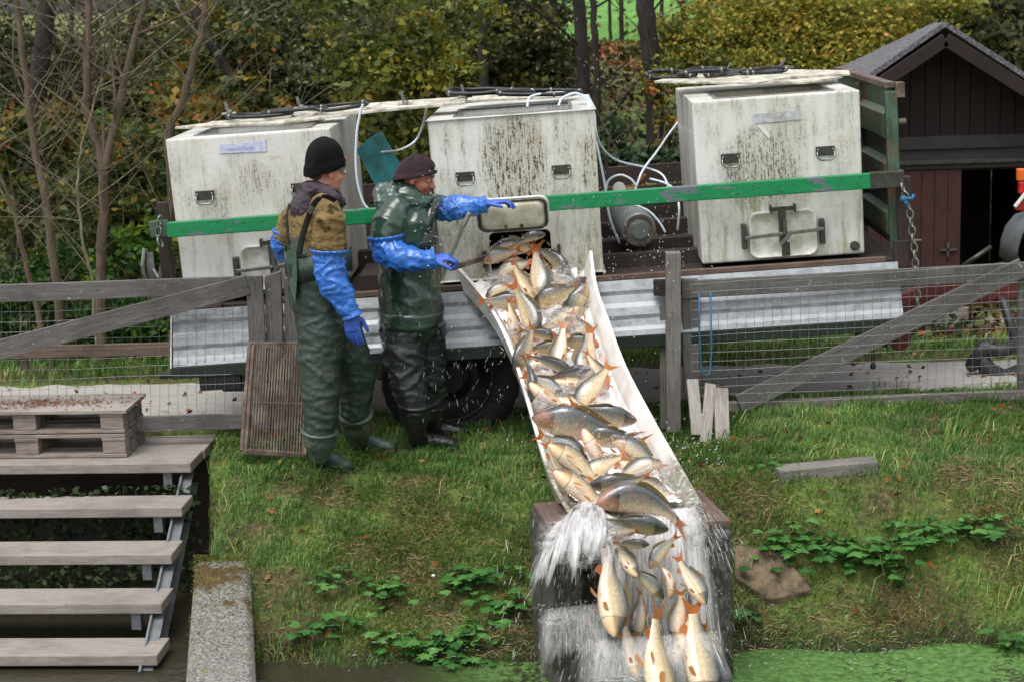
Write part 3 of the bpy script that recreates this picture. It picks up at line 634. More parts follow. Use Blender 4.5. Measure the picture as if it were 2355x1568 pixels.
for px, ly in (([(1028,212),(1040,216),(1100,216),(1160,210),(1215,212),(1222,208),(1180,207),(1120,205),(1075,207),(1040,205)], [.5,.46,.45,.46,.5,.58,.64,.66,.66,.6]), ([(1145,212),(1160,217),(1230,218),(1290,217),(1330,213),(1325,209),(1270,208),(1200,209)], [.46,.42,.4,.4,.46,.58,.62,.6])):
    h, pts = hoseloop(lidB, px, ly, .0135, BLACK, True); clips(h, pts, (4, 16, 26, 36))
b = MB(TRM); q = [T(u,v,l) for (u,v),l in zip([(1060,232),(1300,222),(1330,215),(1070,220)],[.85,.85,1.1,1.1])]; b.add(q+[p-np.array([0,0,.012]) for p in q], [(0,1,2,3),(7,6,5,4),(0,4,5,1),(1,5,6,2),(2,6,7,3),(3,7,4,0)]); b.build('carrier_board', LID, lidB)
lidD = thing('aeration_ring', 'black hose rings with white clips lying on lid of right tank', 'hose ring', mat4=trm(1.7,.8,1.94))
for px in ([(1488,172),(1500,180),(1560,178),(1600,172),(1580,167),(1530,163),(1500,166)], [(1560,172),(1600,165),(1640,163),(1668,160),(1650,158),(1600,160)], [(1622,171),(1640,176),(1700,173),(1725,165),(1700,163),(1650,165)], [(1705,168),(1760,168),(1805,162),(1800,157),(1760,157),(1715,163)]):
    ly = [1.0+.18*(1 if k > len(px)/2 else -.3) for k in range(len(px))]; h, pts = hoseloop(lidD, px, ly, .014, BLACK, True); clips(h, pts, (3, 15, 28))
b = MB(TRM)
for (u, v) in ((1665,170),(1790,160)): p = T(u, v, 1.0); b.beam(p, p+(.05,.0,.07), .02, .01); b.beam(p+(-.08,0,-.01), p+(.1,0,.01), .02, .015)
b.build('lever', STEEL, lidD, each=True)
# clear hoses
def hose(label, px, ly, r=.0075, parts=None):
    q = T(*px[0], ly if not hasattr(ly, '__len__') else ly[0]); o, _ = hoseloop(None, px, ly, r, HOSE, name='air_hose'); tag(o, label, 'hose', 'clear air hoses of the tanks'); return o
hose('clear hose drooping from the lid past the left tank down to the rail', [(835,240),(828,262),(820,310),(818,370),(822,420),(835,465),(848,482)], -.02+.1)
hose('clear hose curving from behind the turquoise board up to the middle tank', [(878,350),(920,345),(955,325),(972,290),(982,245)], [.6,.9,1.0,.95,.8])
hose('clear hose arching out of the middle tank opening and down its right edge', [(1213,248),(1218,225),(1250,216),(1300,214),(1345,222),(1366,260),(1370,300),(1385,340),(1420,370),(1480,385),(1520,400),(1535,425),(1536,445)], [.3,.35,.4,.45,.5,.45,.3,.4,.6,.8,.8,.7,.6])
hose('second clear hose leaving the middle tank beside its right corner', [(1284,245),(1295,225),(1330,216),(1358,250),(1368,310),(1378,360),(1390,420),(1402,500),(1425,560)], [.3,.35,.4,.4,.35,.3,.3,.3,.4])
hose('clear hose slanting from behind the right tank down to the bottle', [(1560,280),(1536,312),(1510,350),(1480,390),(1465,425),(1455,460)], [1.7,1.3,.9,.75,.7,.7])
hose('short clear hose arching over the bottle valve', [(1393,440),(1400,415),(1425,403),(1450,412),(1463,428)], .6)
hose('clear hose trailing from the rail over the bottle to the beams', [(1455,470),(1490,485),(1515,510),(1530,535)], .4)
hose('thin clear hose hanging in front of the right tank side', [(1495,412),(1530,422),(1553,440),(1562,480),(1558,530)], [.7,.6,.4,.3,.35])
# gas bottle
cy = thing('gas_bottle', 'grey gas bottle lying between the middle and right tanks', 'gas bottle', mat4=trm(.86,.4,1.1))
a_ = T(1471, 530, .35); c_ = a_+np.array([-.09, .62, .06]); dd = unit(c_-a_)
b = MB(TRM); b.tube([a_, a_+dd*.02, a_+dd*.05, a_+dd*.52, a_+dd*.58, a_+dd*.63], [.095,.108,.112,.112,.09,.03], 28); b.build('bottle', CYL, cy, smooth=True)
b = MB(TRM); b.tube([a_+dd*(-.01), a_+dd*.03], .1, 24, cap=False); b.tube([a_-dd*.012, a_-dd*.005, a_+dd*.0],[.085,.1,.1],24,cap=False); b.build('foot_ring', RUST, cy, solid=.012)
b = MB(TRM); q = a_-dd*.014; b.tube([q, q+dd*.006], .052, 24); b.build('bottom_dish', CYL, cy)
b = MB(TRM); q = T(1424,434,.85); b.tube([q, q+(0,-.03,0)], .042, 18); b.build('gauge', WHITEP, cy); b = MB(TRM); q = T(1452,440,.85); b.box(q, (.07,.05,.05)); b.tube([q,q+(.1,0,.1)], .014, 8); b.build('valve', plain('brass','9a6f2e',.4,.8), cy, bevel=.006)
# turquoise board and stick
b = MB(); q = [P(817,345,11.75),P(858,311,11.75),P(924,425,11.75),P(884,470,11.75)]; nrm = np.array([.55,-.0,.0]); bk = np.array([.055,.06,.02])
b.add([np.array(p) for p in q]+[p+bk for p in q], [(3,2,1,0),(4,5,6,7),(0,1,5,4),(1,2,6,5),(2,3,7,6),(3,0,4,7)]); tb = b.build('turquoise_board', TURQ, bevel=.008); tag(tb, 'tilted dirty turquoise plastic board between left and middle tanks', 'board')
b = MB(); b.tube([P(1405,290,11.9),P(1398,350,11.8),P(1392,400,11.7),P(1386,450,11.6)], [.006,.009,.01,.012], 8); tag(b.build('stick', BARK_DARK, smooth=True), 'thin brown stick standing upright beside the middle tank', 'stick')

# ============================================================ CHUTE
st_ = [((1052,618),(1362,572),10.88),((1115,692),(1373,655),10.55),((1160,775),(1398,728),10.2),((1195,870),(1440,840),9.85),((1225,975),(1500,955),9.42),((1255,1075),(1548,1040),9.0),((1276,1125),(1580,1095),8.75),((1305,1178),(1612,1152),8.42)]
prof_l = [P(*a[0], a[2]) for a in st_]; prof_r = [P(*a[1], a[2]+.13) for a in st_]
NS = 36; ts = np.linspace(0, len(st_)-1, NS)
def interp(arr, t):
    i = np.clip(int(t), 0, len(arr)-2); f = t-i; p0, p1, p2, p3 = arr[max(i-1,0)], arr[i], arr[i+1], arr[min(i+2,len(arr)-1)]
    return .5*((2*p1)+(-p0+p2)*f+(2*p0-5*p1+4*p2-p3)*f*f+(-p0+3*p1-3*p2+p3)*f**3)
def chsec(t):
    L, Rr = interp(prof_l, t), interp(prof_r, t); w_ = unit(Rr-L); h = .14 + .0*t
    th = .02; d = np.array([0,0,-1.])
    h = float(np.interp(t, [0,4,5,5.6,6,7], [.14,.14,.125,.115,.075,.03]))
    return [L, L+w_*th, L+w_*.05+d*(h-.02), L+w_*.075+d*h, Rr-w_*.085+d*h, Rr-w_*.055+d*(h-.025), Rr-w_*th, Rr, Rr-w_*.04+d*h*1.0, Rr-w_*.08+d*(h+.02), L+w_*.07+d*(h+.02), L+w_*.03+d*h]
vs = []; fs = []
for t in ts: vs += chsec(t)
for i in range(NS-1):
    for k in range(12): fs.append((i*12+k, i*12+(k+1)%12, (i+1)*12+(k+1)%12, (i+1)*12+k))
fs += [tuple(range(12)), tuple(range(NS*12-1, NS*12-13, -1))]
m = Mat('chute_plastic', .3, coat=.3); n_ = m.noise(m.co(), 6, 5, .6); y_ = m.sep(m.co())[1]; c = m.mix(m.rng(n_, .4, .7), 'e6e3e0', 'cfc9c4'); g_ = m.noise(m.co(), 34, 5, .75)
lowm = m.math('MULTIPLY', m.rng(y_, 9.18, 9.0), m.rng(g_, .3, .5)); c = m.mix(m.math('MULTIPLY', lowm, .85), c, m.mix(m.rng(g_, .45, .6), '7a7860', '4a4a38')); m.color(c)
b = MB(); b.add(vs, [f[::-1] for f in fs]); ch = b.build('chute', m.m); tag(ch, 'long white plastic chute sloping from the middle tank to the concrete box', 'chute')
def chfloor(u_, t, up=0.):  # u_ 0..1 across
    s_ = chsec(t); return s_[3]*(1-u_)+s_[4]*u_ + np.array([0,0,up])
# ============================================================ CONCRETE OUTLET BOX
yaw = radians(9); cxy = np.array([(P(1262,1200,8.4)[0]+P(1686,1200,8.5)[0])/2, 8.4]); zt = .085
A = _rz(yaw).T  # rows = axes
ax, ay = A[0], A[1]
box = thing('outlet_box', 'tall wet concrete pond outlet box under the end of the chute', 'outlet box', (cxy[0], cxy[1], -1.0))
def bl(x, y, z): return np.array([cxy[0], cxy[1], 0]) + ax*x + ay*y + np.array([0,0,z])
hw = .445
b = MB(); up3 = [ax, ay, np.array([0,0,1.])]
b.box(bl(-hw+.075, .30, (zt-1.2)/2), (.15, .66, zt+1.2), up3); b.box(bl(hw-.085, .30, (zt-1.2)/2), (.17, .66, zt+1.2), up3); b.box(bl(0, .58, (zt-1.2)/2-.005), (2*hw-.32, .12, zt+1.19), up3)
b.build('concrete_wall', WCONC, box, bevel=.03, seg=3, each=True)
b = MB()
for k in range(5): b.box(bl(.0, .12, -1.02+k*.2), (2*hw-.325, .045, .19), up3)
b.build('stop_board', W_DARK, box, bevel=.006, each=True)
b = MB(); b.box(bl(-.28, .32, zt+.0185), (.3, .5, .035), up3); b.box(bl(.25, .30, zt+.02), (.38, .56, .038), up3); b.build('cover_plank', W_BROWN, box, bevel=.004, each=True)

# ============================================================ STAIRS, PLATFORM, PALLETS, WING WALL (left)
sy = radians(-4.3); SX = np.array([cos(sy), sin(sy), 0]); SY = np.array([-sin(sy), cos(sy), 0]); SZ = np.array([0,0,1.]); S3 = [SX, SY, SZ]
stair = thing('stairway', 'weathered plank steps on grey steel stringers going down to the pond', 'stairs', G(200, 1500, -.6))
def splank(c_r, z, dep, th, ln=2.2, b=None, mat=W_TREAD, name='step', bev=.006):
    b = MB(); c = np.array([c_r[0], c_r[1], 0]) - SX*ln/2 + SY*dep/2 + SZ*(z-th/2); b.box(c, (ln, dep, th), S3); return b.build(name, mat, stair, bevel=bev)
corn = []
for i, (u, v) in enumerate([(418,1166),(394,1274),(371,1387),(361,1506)]):
    z = -.15*(i+1); c = G(u, v, z); corn.append(c); splank(c, z, .26, .058)
pc = G(438, 1064, 0.); pk = MB()
splank(pc, 0, .30, .06, name='platform_board'); splank(pc+SY*.31+SX*.01, .002, .3, .06, name='platform_board')
b = MB()   # rear cheek of the platform
b.box(pc - SX*1.1 + SY*.66 + SZ*(-.03), (2.2, .05, .06), S3); b.build('platform_rail', W_TREAD, stair)
for off in (.085, 1.75):
    b = MB(); a_ = pc - SX*off + SY*.25 - SZ*.1; c_ = corn[-1] - SX*(off-.0) - SY*.02 - SZ*.16
    a_ = a_ + SX*.0; b.beam(a_, c_, .012, .2, up=(0,0,1)); b.beam(a_+SX*.03+SZ*.07, c_+SX*.03+SZ*.07, .06, .008); b.beam(a_+SX*.03-SZ*.09, c_+SX*.03-SZ*.09, .06, .008)
    b.build('stringer', plain('grey_steel_paint','74797c',.5,.3,.3,18) if off < 1 else bpy.data.materials['grey_steel_paint'], stair, each=True)
for i, c in enumerate([pc]+corn[:-1]):
    b = MB(); c = np.array([c[0], c[1], 0]); z = -.15*i - .06; q = c - SX*(.15) + SY*.05; b.box(q+SZ*(z-.048), (.05, .05, .09), S3); q2 = c - SX*1.8 + SY*.05; b.box(q2+SZ*(z-.055), (.055, .05, .1), S3)
    b.build('support', bpy.data.materials['grey_steel_paint'], stair, each=True)
b = MB(); b.box(pc - SX*1.1 + SY*.5 - SZ*.55, (2.3, .04, 1.0), S3); b.box(pc + SX*.07 + SY*.1 - SZ*.6, (.05, .8, .9), S3) if False else None
b.build('shade_backing', W_DARK, stair)  # dark sheet standing in for the deep shade below the steps
def pallet(label, cr, z0, ln, dep, jit, topm):
    r = thing('pallet', label, 'pallet', cr + SZ*z0, group='pallets stacked on the platform')
    o = np.array([cr[0], cr[1], 0])
    def bx(x0, x1, y0, y1, a, c, name, mat, bev=.004):
        b = MB(); b.box(o - SX*(x0+x1)/2 + SY*(y0+y1)/2 + SZ*(z0+(a+c)/2), (x1-x0, y1-y0, c-a), S3); b.build(name, mat, r, bevel=bev)
    for y0 in (0, dep/2-.05, dep-.1): bx(-.005+jit, ln, y0, y0+.1, 0, .022, 'bottom_board', W_PALLET)
    for xi, x0 in enumerate((0, ln/2-.07, ln-.14)):
        for y0 in (0, dep/2-.05, dep-.1): bx(x0, x0+.14, y0+.003, y0+.097, .0225, .10, 'block', W_PALLET, .006)
    for x0 in (0, ln/2-.07, ln-.14): bx(x0-.002, x0+.142, -.002, dep+.002, .1005, .12, 'cross_board', W_PALLET)
    if topm:
        b = MB(); b.box(o - SX*(ln/2-.01) + SY*dep/2 + SZ*(z0+.132), (ln+.03, dep+.03, .022), S3); t_ = b.build('top_sheet', W_WHITE, r, bevel=.003)
    else:
        for k in range(5): bx(-.002, ln, k*(dep-.09)/4, k*(dep-.09)/4+.09, .1205, .142, 'top_board', W_PALLET)
    return r
cr1 = G(283, 1052, 0); pallet('lower grey wooden pallet on the platform boards, its block ends splintered', cr1+SX*.02, .003, 1.2, .42, .0, False)
pal = pallet('upper pallet with pale sheet top and rusty crumbs on it', cr1-SX*.0+SY*.005+SX*.015, .150, 1.2, .42, .0, True)
crumbs = rng.normal(size=(600,2))*[.26,.07]; v = []; f = []
base = np.array([cr1[0], cr1[1], 0]) - SX*.52 + SY*.2 + SZ*.296
for (a, c) in crumbs:
    p = base+SX*a+SY*c+SZ*.002; s_ = .006+.006*random.random(); th = random.random()*3; d1 = np.array([cos(th),sin(th),0])*s_; d2 = np.array([-sin(th),cos(th),0])*s_*.5; k = len(v); v += [p-d1, p-d2, p+d1+SZ*.003, p+d2+SZ*.005]; f.append((k,k+1,k+2,k+3))
tag(npmesh('bark_crumbs', np.array(v), np.array(f), plain('rust_crumbs','6e4128',.9,var=.4,scale=60)), 'reddish bark crumbs scattered over the upper pallet', 'crumbs', kind='stuff')
# wing wall
wl = [P(447,1288,9.5), P(575,1286,9.5), P(590,1590,8.2), P(423,1590,8.2)]
b = MB(); tp = [np.array(p) for p in wl]; ctr = sum(tp)/4
def inset(p, d): return p + unit((ctr-p)*[1,0,0])*d
vs = [inset(p, .03) for p in tp] + [p-np.array([0,0,.03]) for p in tp] + [p*[1,1,0]+np.array([0,0,-1.3]) for p in tp]
back = np.array([0,.35,.05]); 
b.add(vs, [(3,2,1,0),(4,5,9,8),(5,6,10,9),(6,7,11,10),(7,4,8,11),(0,1,5,4),(1,2,6,5),(2,3,7,6),(3,0,4,7)]); tag(b.build('wing_wall', CONC, bevel=.012), 'mossy chamfered concrete wall sloping into the pond beside the steps', 'wall')
# ============================================================ FENCES AND GATES
def wire(name, par, P00, P10, P11, P01, nu, nv, r, mat):
    # one flat mesh of wires in a quad
    b = MB(); P00, P10, P11, P01 = map(np.array, (P00,P10,P11,P01))
    for i in range(nu+1):
        s_ = i/nu; a = P00*(1-s_)+P10*s_; c = P01*(1-s_)+P11*s_; m_ = [a*(1-q)+c*q+np.array([.003*sin(q*9+i),.002*sin(i*2.),0]) for q in np.linspace(0,1,5)]; b.tube(m_, r, 4, cap=False)
    for j in range(nv+1):
        s_ = j/nv; a = P00*(1-s_)+P01*s_; c = P10*(1-s_)+P11*s_; m_ = [a*(1-q)+c*q+np.array([0,.002*sin(j*3.),.004*sin(q*11+j)]) for q in np.linspace(0,1,9)]; b.tube(m_, r, 4, cap=False)
    return b.build(name, mat, par)
WIRE = Mat('mesh_wire', .5, (.22,.23,.23), metal=.6).m
Yl = 10.78
lg = thing('wooden_gate', 'long grey wooden gate with wire mesh and diagonal brace behind the pallets', 'gate', P(300, 980, Yl))
b = MB(); b.beam(P(-250,684,Yl), P(576,655,Yl), .03, .105); b.build('top_rail', W_FENCE, lg, bevel=.003)
b = MB(); b.beam(P(-120,835,Yl-.04), P(570,656,Yl-.035), .03, .118); b.build('diagonal_brace', W_FENCE, lg, bevel=.003)
b = MB(); b.beam(P(-250,995,Yl), P(575,966,Yl), .03, .095); b.build('bottom_rail', W_FENCE, lg, bevel=.003)
b = MB(); b.beam(P(585,635,Yl-.03), P(602,985,Yl-.03), .03, .10, up=(1,0,0)); b.build('upright', W_FENCE, lg, bevel=.003, each=True)
wire('wire_mesh', lg, P(-60,700,Yl+.02), P(600,672,Yl+.02), P(602,970,Yl+.02), P(-60,985,Yl+.02), 31, 13, .0012, WIRE)
def post(label, pa, pb, w, d, mat=W_FENCE, slant=0, top=None):
    pa, pb = np.array(pa), np.array(pb); b = MB(); x = np.array([w/2,0,0]); y = np.array([0,d/2,0]); 
    vs = [pb-x-y, pb+x-y, pb+x+y, pb-x+y, pa-x-y, pa+x-y+np.array([0,0,slant]), pa+x+y+np.array([0,0,slant]), pa-x+y]
    L = np.linalg.norm(pa-pb); fs = [(3,2,1,0),(4,5,6,7),(0,1,5,4),(1,2,6,5),(2,3,7,6),(3,0,4,7)]
    uvs = [None, None]+[[(0,k*.2),(0,k*.2+w),(L,k*.2+w),(L,k*.2)] for k in range(4)]; uvs[0] = uvs[1] = [(0,0),(0,w),(w,w),(w,0)]
    b.add(vs, fs, uvs); o = b.build('fence_post', mat, bevel=.004); return tag(o, label, 'post')
post('slanted-top dark board post directly left of the man in the black hat', P(628,635,Yl), P(640,985,Yl), .10, .04, W_FENCE, .03)
post('dark board post half hidden behind the man in the black hat', P(672,640,Yl+.02), P(682,985,Yl+.02), .10, .04, W_FENCE)
Yr = 10.72
post('tall weathered wooden post right of the chute with pale top', P(1548,580,Yr-.05), P(1548,990,Yr-.05), .085, .085, W_GREY)
post('narrow low board post tucked behind the tall post', P(1528,702,Yr+.06), P(1530,985,Yr+.06), .06, .04, W_GREY)
b = MB(); b.beam(P(1503,662,Yr+.05), P(1575,660,Yr+.05), .05, .095); tag(b.build('fence_rail', W_DARK, bevel=.003), 'short dark rail stub sticking out behind the tall post', 'rail')
rg = thing('wooden_gate', 'mesh covered wooden gate with diagonal brace in front of the shed', 'gate', P(1950, 960, Yr))
b = MB(); b.beam(P(1586,642,Yr+.02), P(1590,900,Yr+.02), .04, .095, up=(1,0,0)); b.beam(P(2352,605,Yr+.02), P(2352,912,Yr+.02), .05, .06, up=(1,0,0)); b.build('upright', W_FENCE, rg, bevel=.003, each=True)
b = MB(); b.beam(P(1568,667,Yr), P(2560,612,Yr), .03, .105); b.build('top_rail', W_FENCE, rg, bevel=.003)
b = MB(); b.beam(P(1700,928,Yr-.035), P(2352,615,Yr-.035), .03, .115); b.build('diagonal_brace', W_FENCE, rg, bevel=.003)
b = MB(); b.beam(P(1640,935,Yr), P(2560,898,Yr), .03, .06); b.build('bottom_rail', W_GREY, rg, bevel=.003)
wire('wire_mesh', rg, P(1590,655,Yr-.07), P(2570,592,Yr-.07), P(2570,890,Yr-.07), P(1590,930,Yr-.07), 47, 14, .0012, WIRE)
b = MB(); b.tube([P(1608,672,Yr-.09),P(1608,760,Yr-.09),P(1612,840,Yr-.09),P(1618,858,Yr-.09),P(1626,863,Yr-.09),P(1634,855,Yr-.09),P(1637,800,Yr-.09),P(1634,672,Yr-.09)], .005, 6); tag(b.build('rope_loop', ROPE, smooth=True), 'blue rope loop hanging from the right gate mesh', 'rope')
for i, (a_, c_, w_, lb) in enumerate([((1592,872),(1604,1000),.07,'left of three split white boards leaning below the right gate'),((1634,882),(1622,1018),.065,'middle of three split white boards, leaning to the right'),((1658,892),(1662,1022),.085,'widest of three split white boards, its top cut square')]):
    b = MB(); b.beam(P(*a_, Yr-.14-i*.02), P(*c_, Yr-.32-i*.02), .02, w_, up=(1,.2,0)); tag(b.build('split_board', W_WHITE, bevel=.003), lb, 'board', 'split boards leaning at the right gate')
# rail fence far left behind
b = MB(); b.beam(P(-60,812,12.75), P(400,801,12.75), .04, .085); bf = b.build('rail_fence', W_BROWN, bevel=.003); tag(bf, 'single brown rail fence beyond the path behind the left gate', 'fence')
b = MB(); b.beam(P(55,770,12.8), P(58,850,12.8), .06, .05, up=(1,0,0)); b.beam(P(398,760,12.8), P(401,850,12.8), .06, .05, up=(1,0,0)); b.build('fence_leg', W_BROWN, bf, each=True)
# rusty grate
g4 = [P(574,792,10.62), P(712,792,10.66), P(702,1046,10.30), P(556,1036,10.26)]
gt = thing('rusty_grate', 'rusty bar grate leaning against the fence beside the left man', 'grate', g4[3])
b = MB(); 
for i in range(4): b.beam(g4[i], g4[(i+1)%4], .02, .03)
b.beam(g4[0]*.45+g4[3]*.55, g4[1]*.45+g4[2]*.55, .014, .014)
b.build('frame', RUST, gt, bevel=.003, each=True); b = MB()
for k in range(1, 22):
    s_ = k/22; a_ = g4[0]*(1-s_)+g4[1]*s_; c_ = g4[3]*(1-s_)+g4[2]*s_; jit_ = [a_*(1-q)+c_*q+np.array([.0012*sin(q*31+k*2),0,0]) for q in np.linspace(0,1,10)]; b.tube(jit_, [.0042+.0018*random.random() for _ in range(10)], 6, cap=False)
b.build('bars', RUST, gt)
b = MB(); a_ = g4[0]*.5+g4[3]*.5; q = [g4[0]+(-.012,0,0), g4[0]+(.03,-.015,0), g4[3]+(.03,-.015,0), g4[3]+(-.012,0,0)]; b.add(q, [(3,2,1,0)]); b.build('side_plate', RUST, gt, solid=.006)
# loose boards and slab on the bank
def onbank(u, v, dz=0):
    lo, hi = 8.0, 13.0
    for _ in range(40):
        mid = (lo+hi)/2; p = P(u, v, mid)
        if p[2] > float(tz(p[0], mid)) : lo = mid
        else: hi = mid
    p = P(u, v, lo); p[2] += dz; return p
b = MB(); p0, p1 = onbank(1790,1108), onbank(2015,1088); b.beam(p0+(0,.05,.03), p1+(0,.05,.035), .13, .075); tag(b.build('timber_block', W_GREY, bevel=.006), 'grey timber beam lying in the grass right of the chute', 'timber')
b = MB(); q = [onbank(1690,1270), onbank(1800,1290), onbank(1868,1375), onbank(1770,1400), onbank(1690,1345)]
q = [np.array(p)+(0,0,.05) for p in q]; n = len(q); b.add(q+[p-np.array([0,-.02,.05]) for p in q], [tuple(range(n))[::-1], tuple(range(n, 2*n))]+[(i,(i+1)%n,n+(i+1)%n,n+i) for i in range(n)]); tag(b.build('stone_slab', plain('slab_stone','7b6a55',.9,var=.35,scale=14,c2='4f4638',bump=.01), bevel=.008), 'flat brown stone slab tilted on the bank beside the outlet box', 'slab')
# ============================================================ SHED
sh = thing('wooden_shed', 'dark brown wooden shed with grey shingle gable roof and open door', 'shed', P(2165, 745, 17))
Ys = 17.; pk = P(2165, 62, Ys-.3); apx = pk[0]; apz = pk[2]
wz = P(2055,740,Ys)[2]-.1; xl = P(1850,400,Ys)[0]; xr = 2*apx-xl; sl = .66; ez = apz-(apx-xl+.35)*sl
b = MB(); xo0, xo1 = P(2193,400,Ys)[0], P(2420,400,Ys)[0]; zo = P(2250,392,Ys)[2]; zf = P(2200,318,Ys)[2]
def quadw(x0, x1, z0, z1, y, dep=.08):
    b.box(((x0+x1)/2, y+dep/2, (z0+z1)/2), (x1-x0, dep, z1-z0))
nb = 16; wdt = .14; x = xl
while x < xr:
    x1b = min(x+wdt-.006, xr); xm = (x+x1b)/2; top = apz-.08-abs(xm-apx)*sl
    if x1b > xo0 and x < xo1: quadw(x, x1b, zo, top, Ys)
    else: quadw(x, x1b, wz, top, Ys)
    x += wdt
b.build('wall', W_SHED, sh, bevel=.004)
b = MB(); b.box((apx, Ys+2.2, (wz+ez)/2), (xr-xl-.1, .05, ez-wz)); b.box((xl+.02, Ys+1.1, (wz+ez)/2+.1), (.06, 2.1, ez-wz+.3)); b.box((xr-.02, Ys+1.1, (wz+ez)/2+.1), (.06, 2.1, ez-wz+.3)); b.build('side_wall', W_SHED, sh, each=True)
b = MB(); vs = []
for s_ in (-1, 1):
    e_ = np.array([apx+s_*(apx-xl+.35), 0, ez]); a_ = np.array([apx, 0, apz])
    q = [a_+(0,Ys-.45,0), e_+(0,Ys-.45,0), e_+(0,Ys+2.4,0), a_+(0,Ys-.15,0)]
    b.add(q, [(0,1,2,3) if s_ < 0 else (3,2,1,0)])
e1 = np.array([apx-(apx-xl+.35), Ys+2.4, ez]); e2 = np.array([apx+(apx-xl+.35), Ys+2.4, ez]); b.add([e1, e2, np.array([apx, Ys-.15, apz])], [(0,1,2)])
b.build('roof', ROOFM, sh, solid=.045)
b = MB()
for s_ in (-1, 1): b.beam((apx, Ys-.47, apz-.11), (apx+s_*(apx-xl+.35), Ys-.47, ez-.09), .04, .12, up=(0,0,1))
b.build('barge_board', W_SHED, sh, bevel=.005, each=True)
b = MB(); b.box((apx, Ys-.06, zf-.03), (xr-xl, .1, .12)); b.box((apx, Ys-.05, P(2200,350,Ys)[2]-.05), (xr-xl, .06, .2)); b.build('lintel_board', plain('dark_fascia','2e2a2a',.7,var=.3), sh, bevel=.006, each=True)
b = MB(); b.box((apx, Ys-.1, P(2200,370,Ys)[2]), (xr-xl, .03, .035)); b.build('door_track', DSTEEL, sh, bevel=.003)
b = MB(); xd0 = P(2055,500,Ys)[0]; x = xd0-.25
while x < xo0-.02: b.box((x+.06, Ys-.04, (zo+.02+wz)/2), (.12, .05, zo+.02-wz)); x += .124
sd_ = b.build('sliding_door', W_DOOR, sh, bevel=.004); b = MB(); pz = P(2180,575,Ys-.08); b.box(pz, (.16,.02,.02)); b.box(pz, (.02,.02,.14)); b.tube([P(2085,553,Ys-.1),P(2118,553,Ys-.1)], .012, 8); b.build('bolt', STEEL, sd_, each=True)
b = MB(); b.box((xo0+.02, Ys-.02, (zo+wz)/2), (.06, .06, zo-wz)); b.box((xo1, Ys-.02, (zo+wz)/2), (.06, .06, zo-wz)); b.build('door_frame', W_SHED, sh, each=True)
b = MB(); q = P(2150,745,16.6); b.box((q[0]-.3, 16.7, wz+.14), (1.2, .3, .32)); b.box((q[0]+2, 16.7, wz+.06), (3, .3, .2)); b.build('plinth', plain('concrete_plinth','8b8378',.9,var=.3,bump=.01), sh, bevel=.01, each=True)
# ============================================================ TRACTOR (only its rear edge is in the picture)
Yt = 13.6; tc = thing('tractor', 'grey and red tractor rear entering the right edge before the shed', 'tractor', P(2420, 900, Yt))
b = MB(); q = [(2318,598),(2322,560),(2332,530),(2352,505),(2400,490),(2470,500)]; b.tube([P(u,v,Yt) for u,v in q], [(.22,.035)]*6, 12, side=(0,1,0)); b.build('fender', FENDER, tc, smooth=True)
b = MB(); b.tube([P(2540,690,Yt-.15), P(2540,690,Yt+.25)], .55, 40); b.build('rear_wheel', TYRE, tc, bevel=.03)
b = MB(); b.box(P(2349,402,Yt), (.07,.05,.09)); o_ = b.build('indicator_lamp', ORANGE, tc, bevel=.008); b = MB(); b.box(P(2351,432,Yt), (.06,.05,.09)); b.build('rear_lamp', REDL, tc, bevel=.008)
b = MB(); q = [P(2332,480,Yt-.05),P(2338,484,Yt-.05),P(2400,484,Yt-.05),P(2400,392,Yt-.05),P(2375,420,Yt-.05)]; b.add(q, [(4,3,2,1,0)]); wb = b.build('warning_board', REDL, tc, solid=.01)
b = MB(); b.beam(P(2334,476,Yt-.07), P(2362,440,Yt-.07), .012, .05, up=(0,-1,0)); b.build('white_stripe', WHITEP, wb)
b = MB(); b.tube([P(2215,612,Yt),P(2280,568,Yt)], .018, 10); b.tube([P(2200,640,Yt),P(2345,600,Yt)], .03, 10); b.build('lift_arm', DSTEEL, tc, smooth=True, each=True)
b = MB(); b.limb([P(2236,838,Yt-1.6),P(2262,800,Yt-1.6),P(2300,808,Yt-1.6),P(2345,790,Yt-1.6)], [.05,.06,.05,.05], 10); b.limb([P(2250,815,Yt-1.6),P(2272,850,Yt-1.6),P(2310,868,Yt-1.6),P(2350,850,Yt-1.6)], [.05,.06,.06,.05], 10); b.limb([P(2262,800,Yt-1.6),P(2280,788,Yt-1.6)], [.045,.03], 8); b.limb([P(2340,800,Yt-1.6),P(2310,700,Yt-1.4),P(2290,660,Yt-1.2)], .035, 8); b.build('tow_hitch', plain('hitch_cast','3a3b3d',.5,.4,.4,14), tc, smooth=True)
b = MB(); b.beam(P(2180,690,Yt-1), P(2380,660,Yt-1), .1, .12); b.box(P(2300,660,Yt-1), (.12,.1,.24)); b.build('implement_frame', REDP, tc, bevel=.01, each=True)
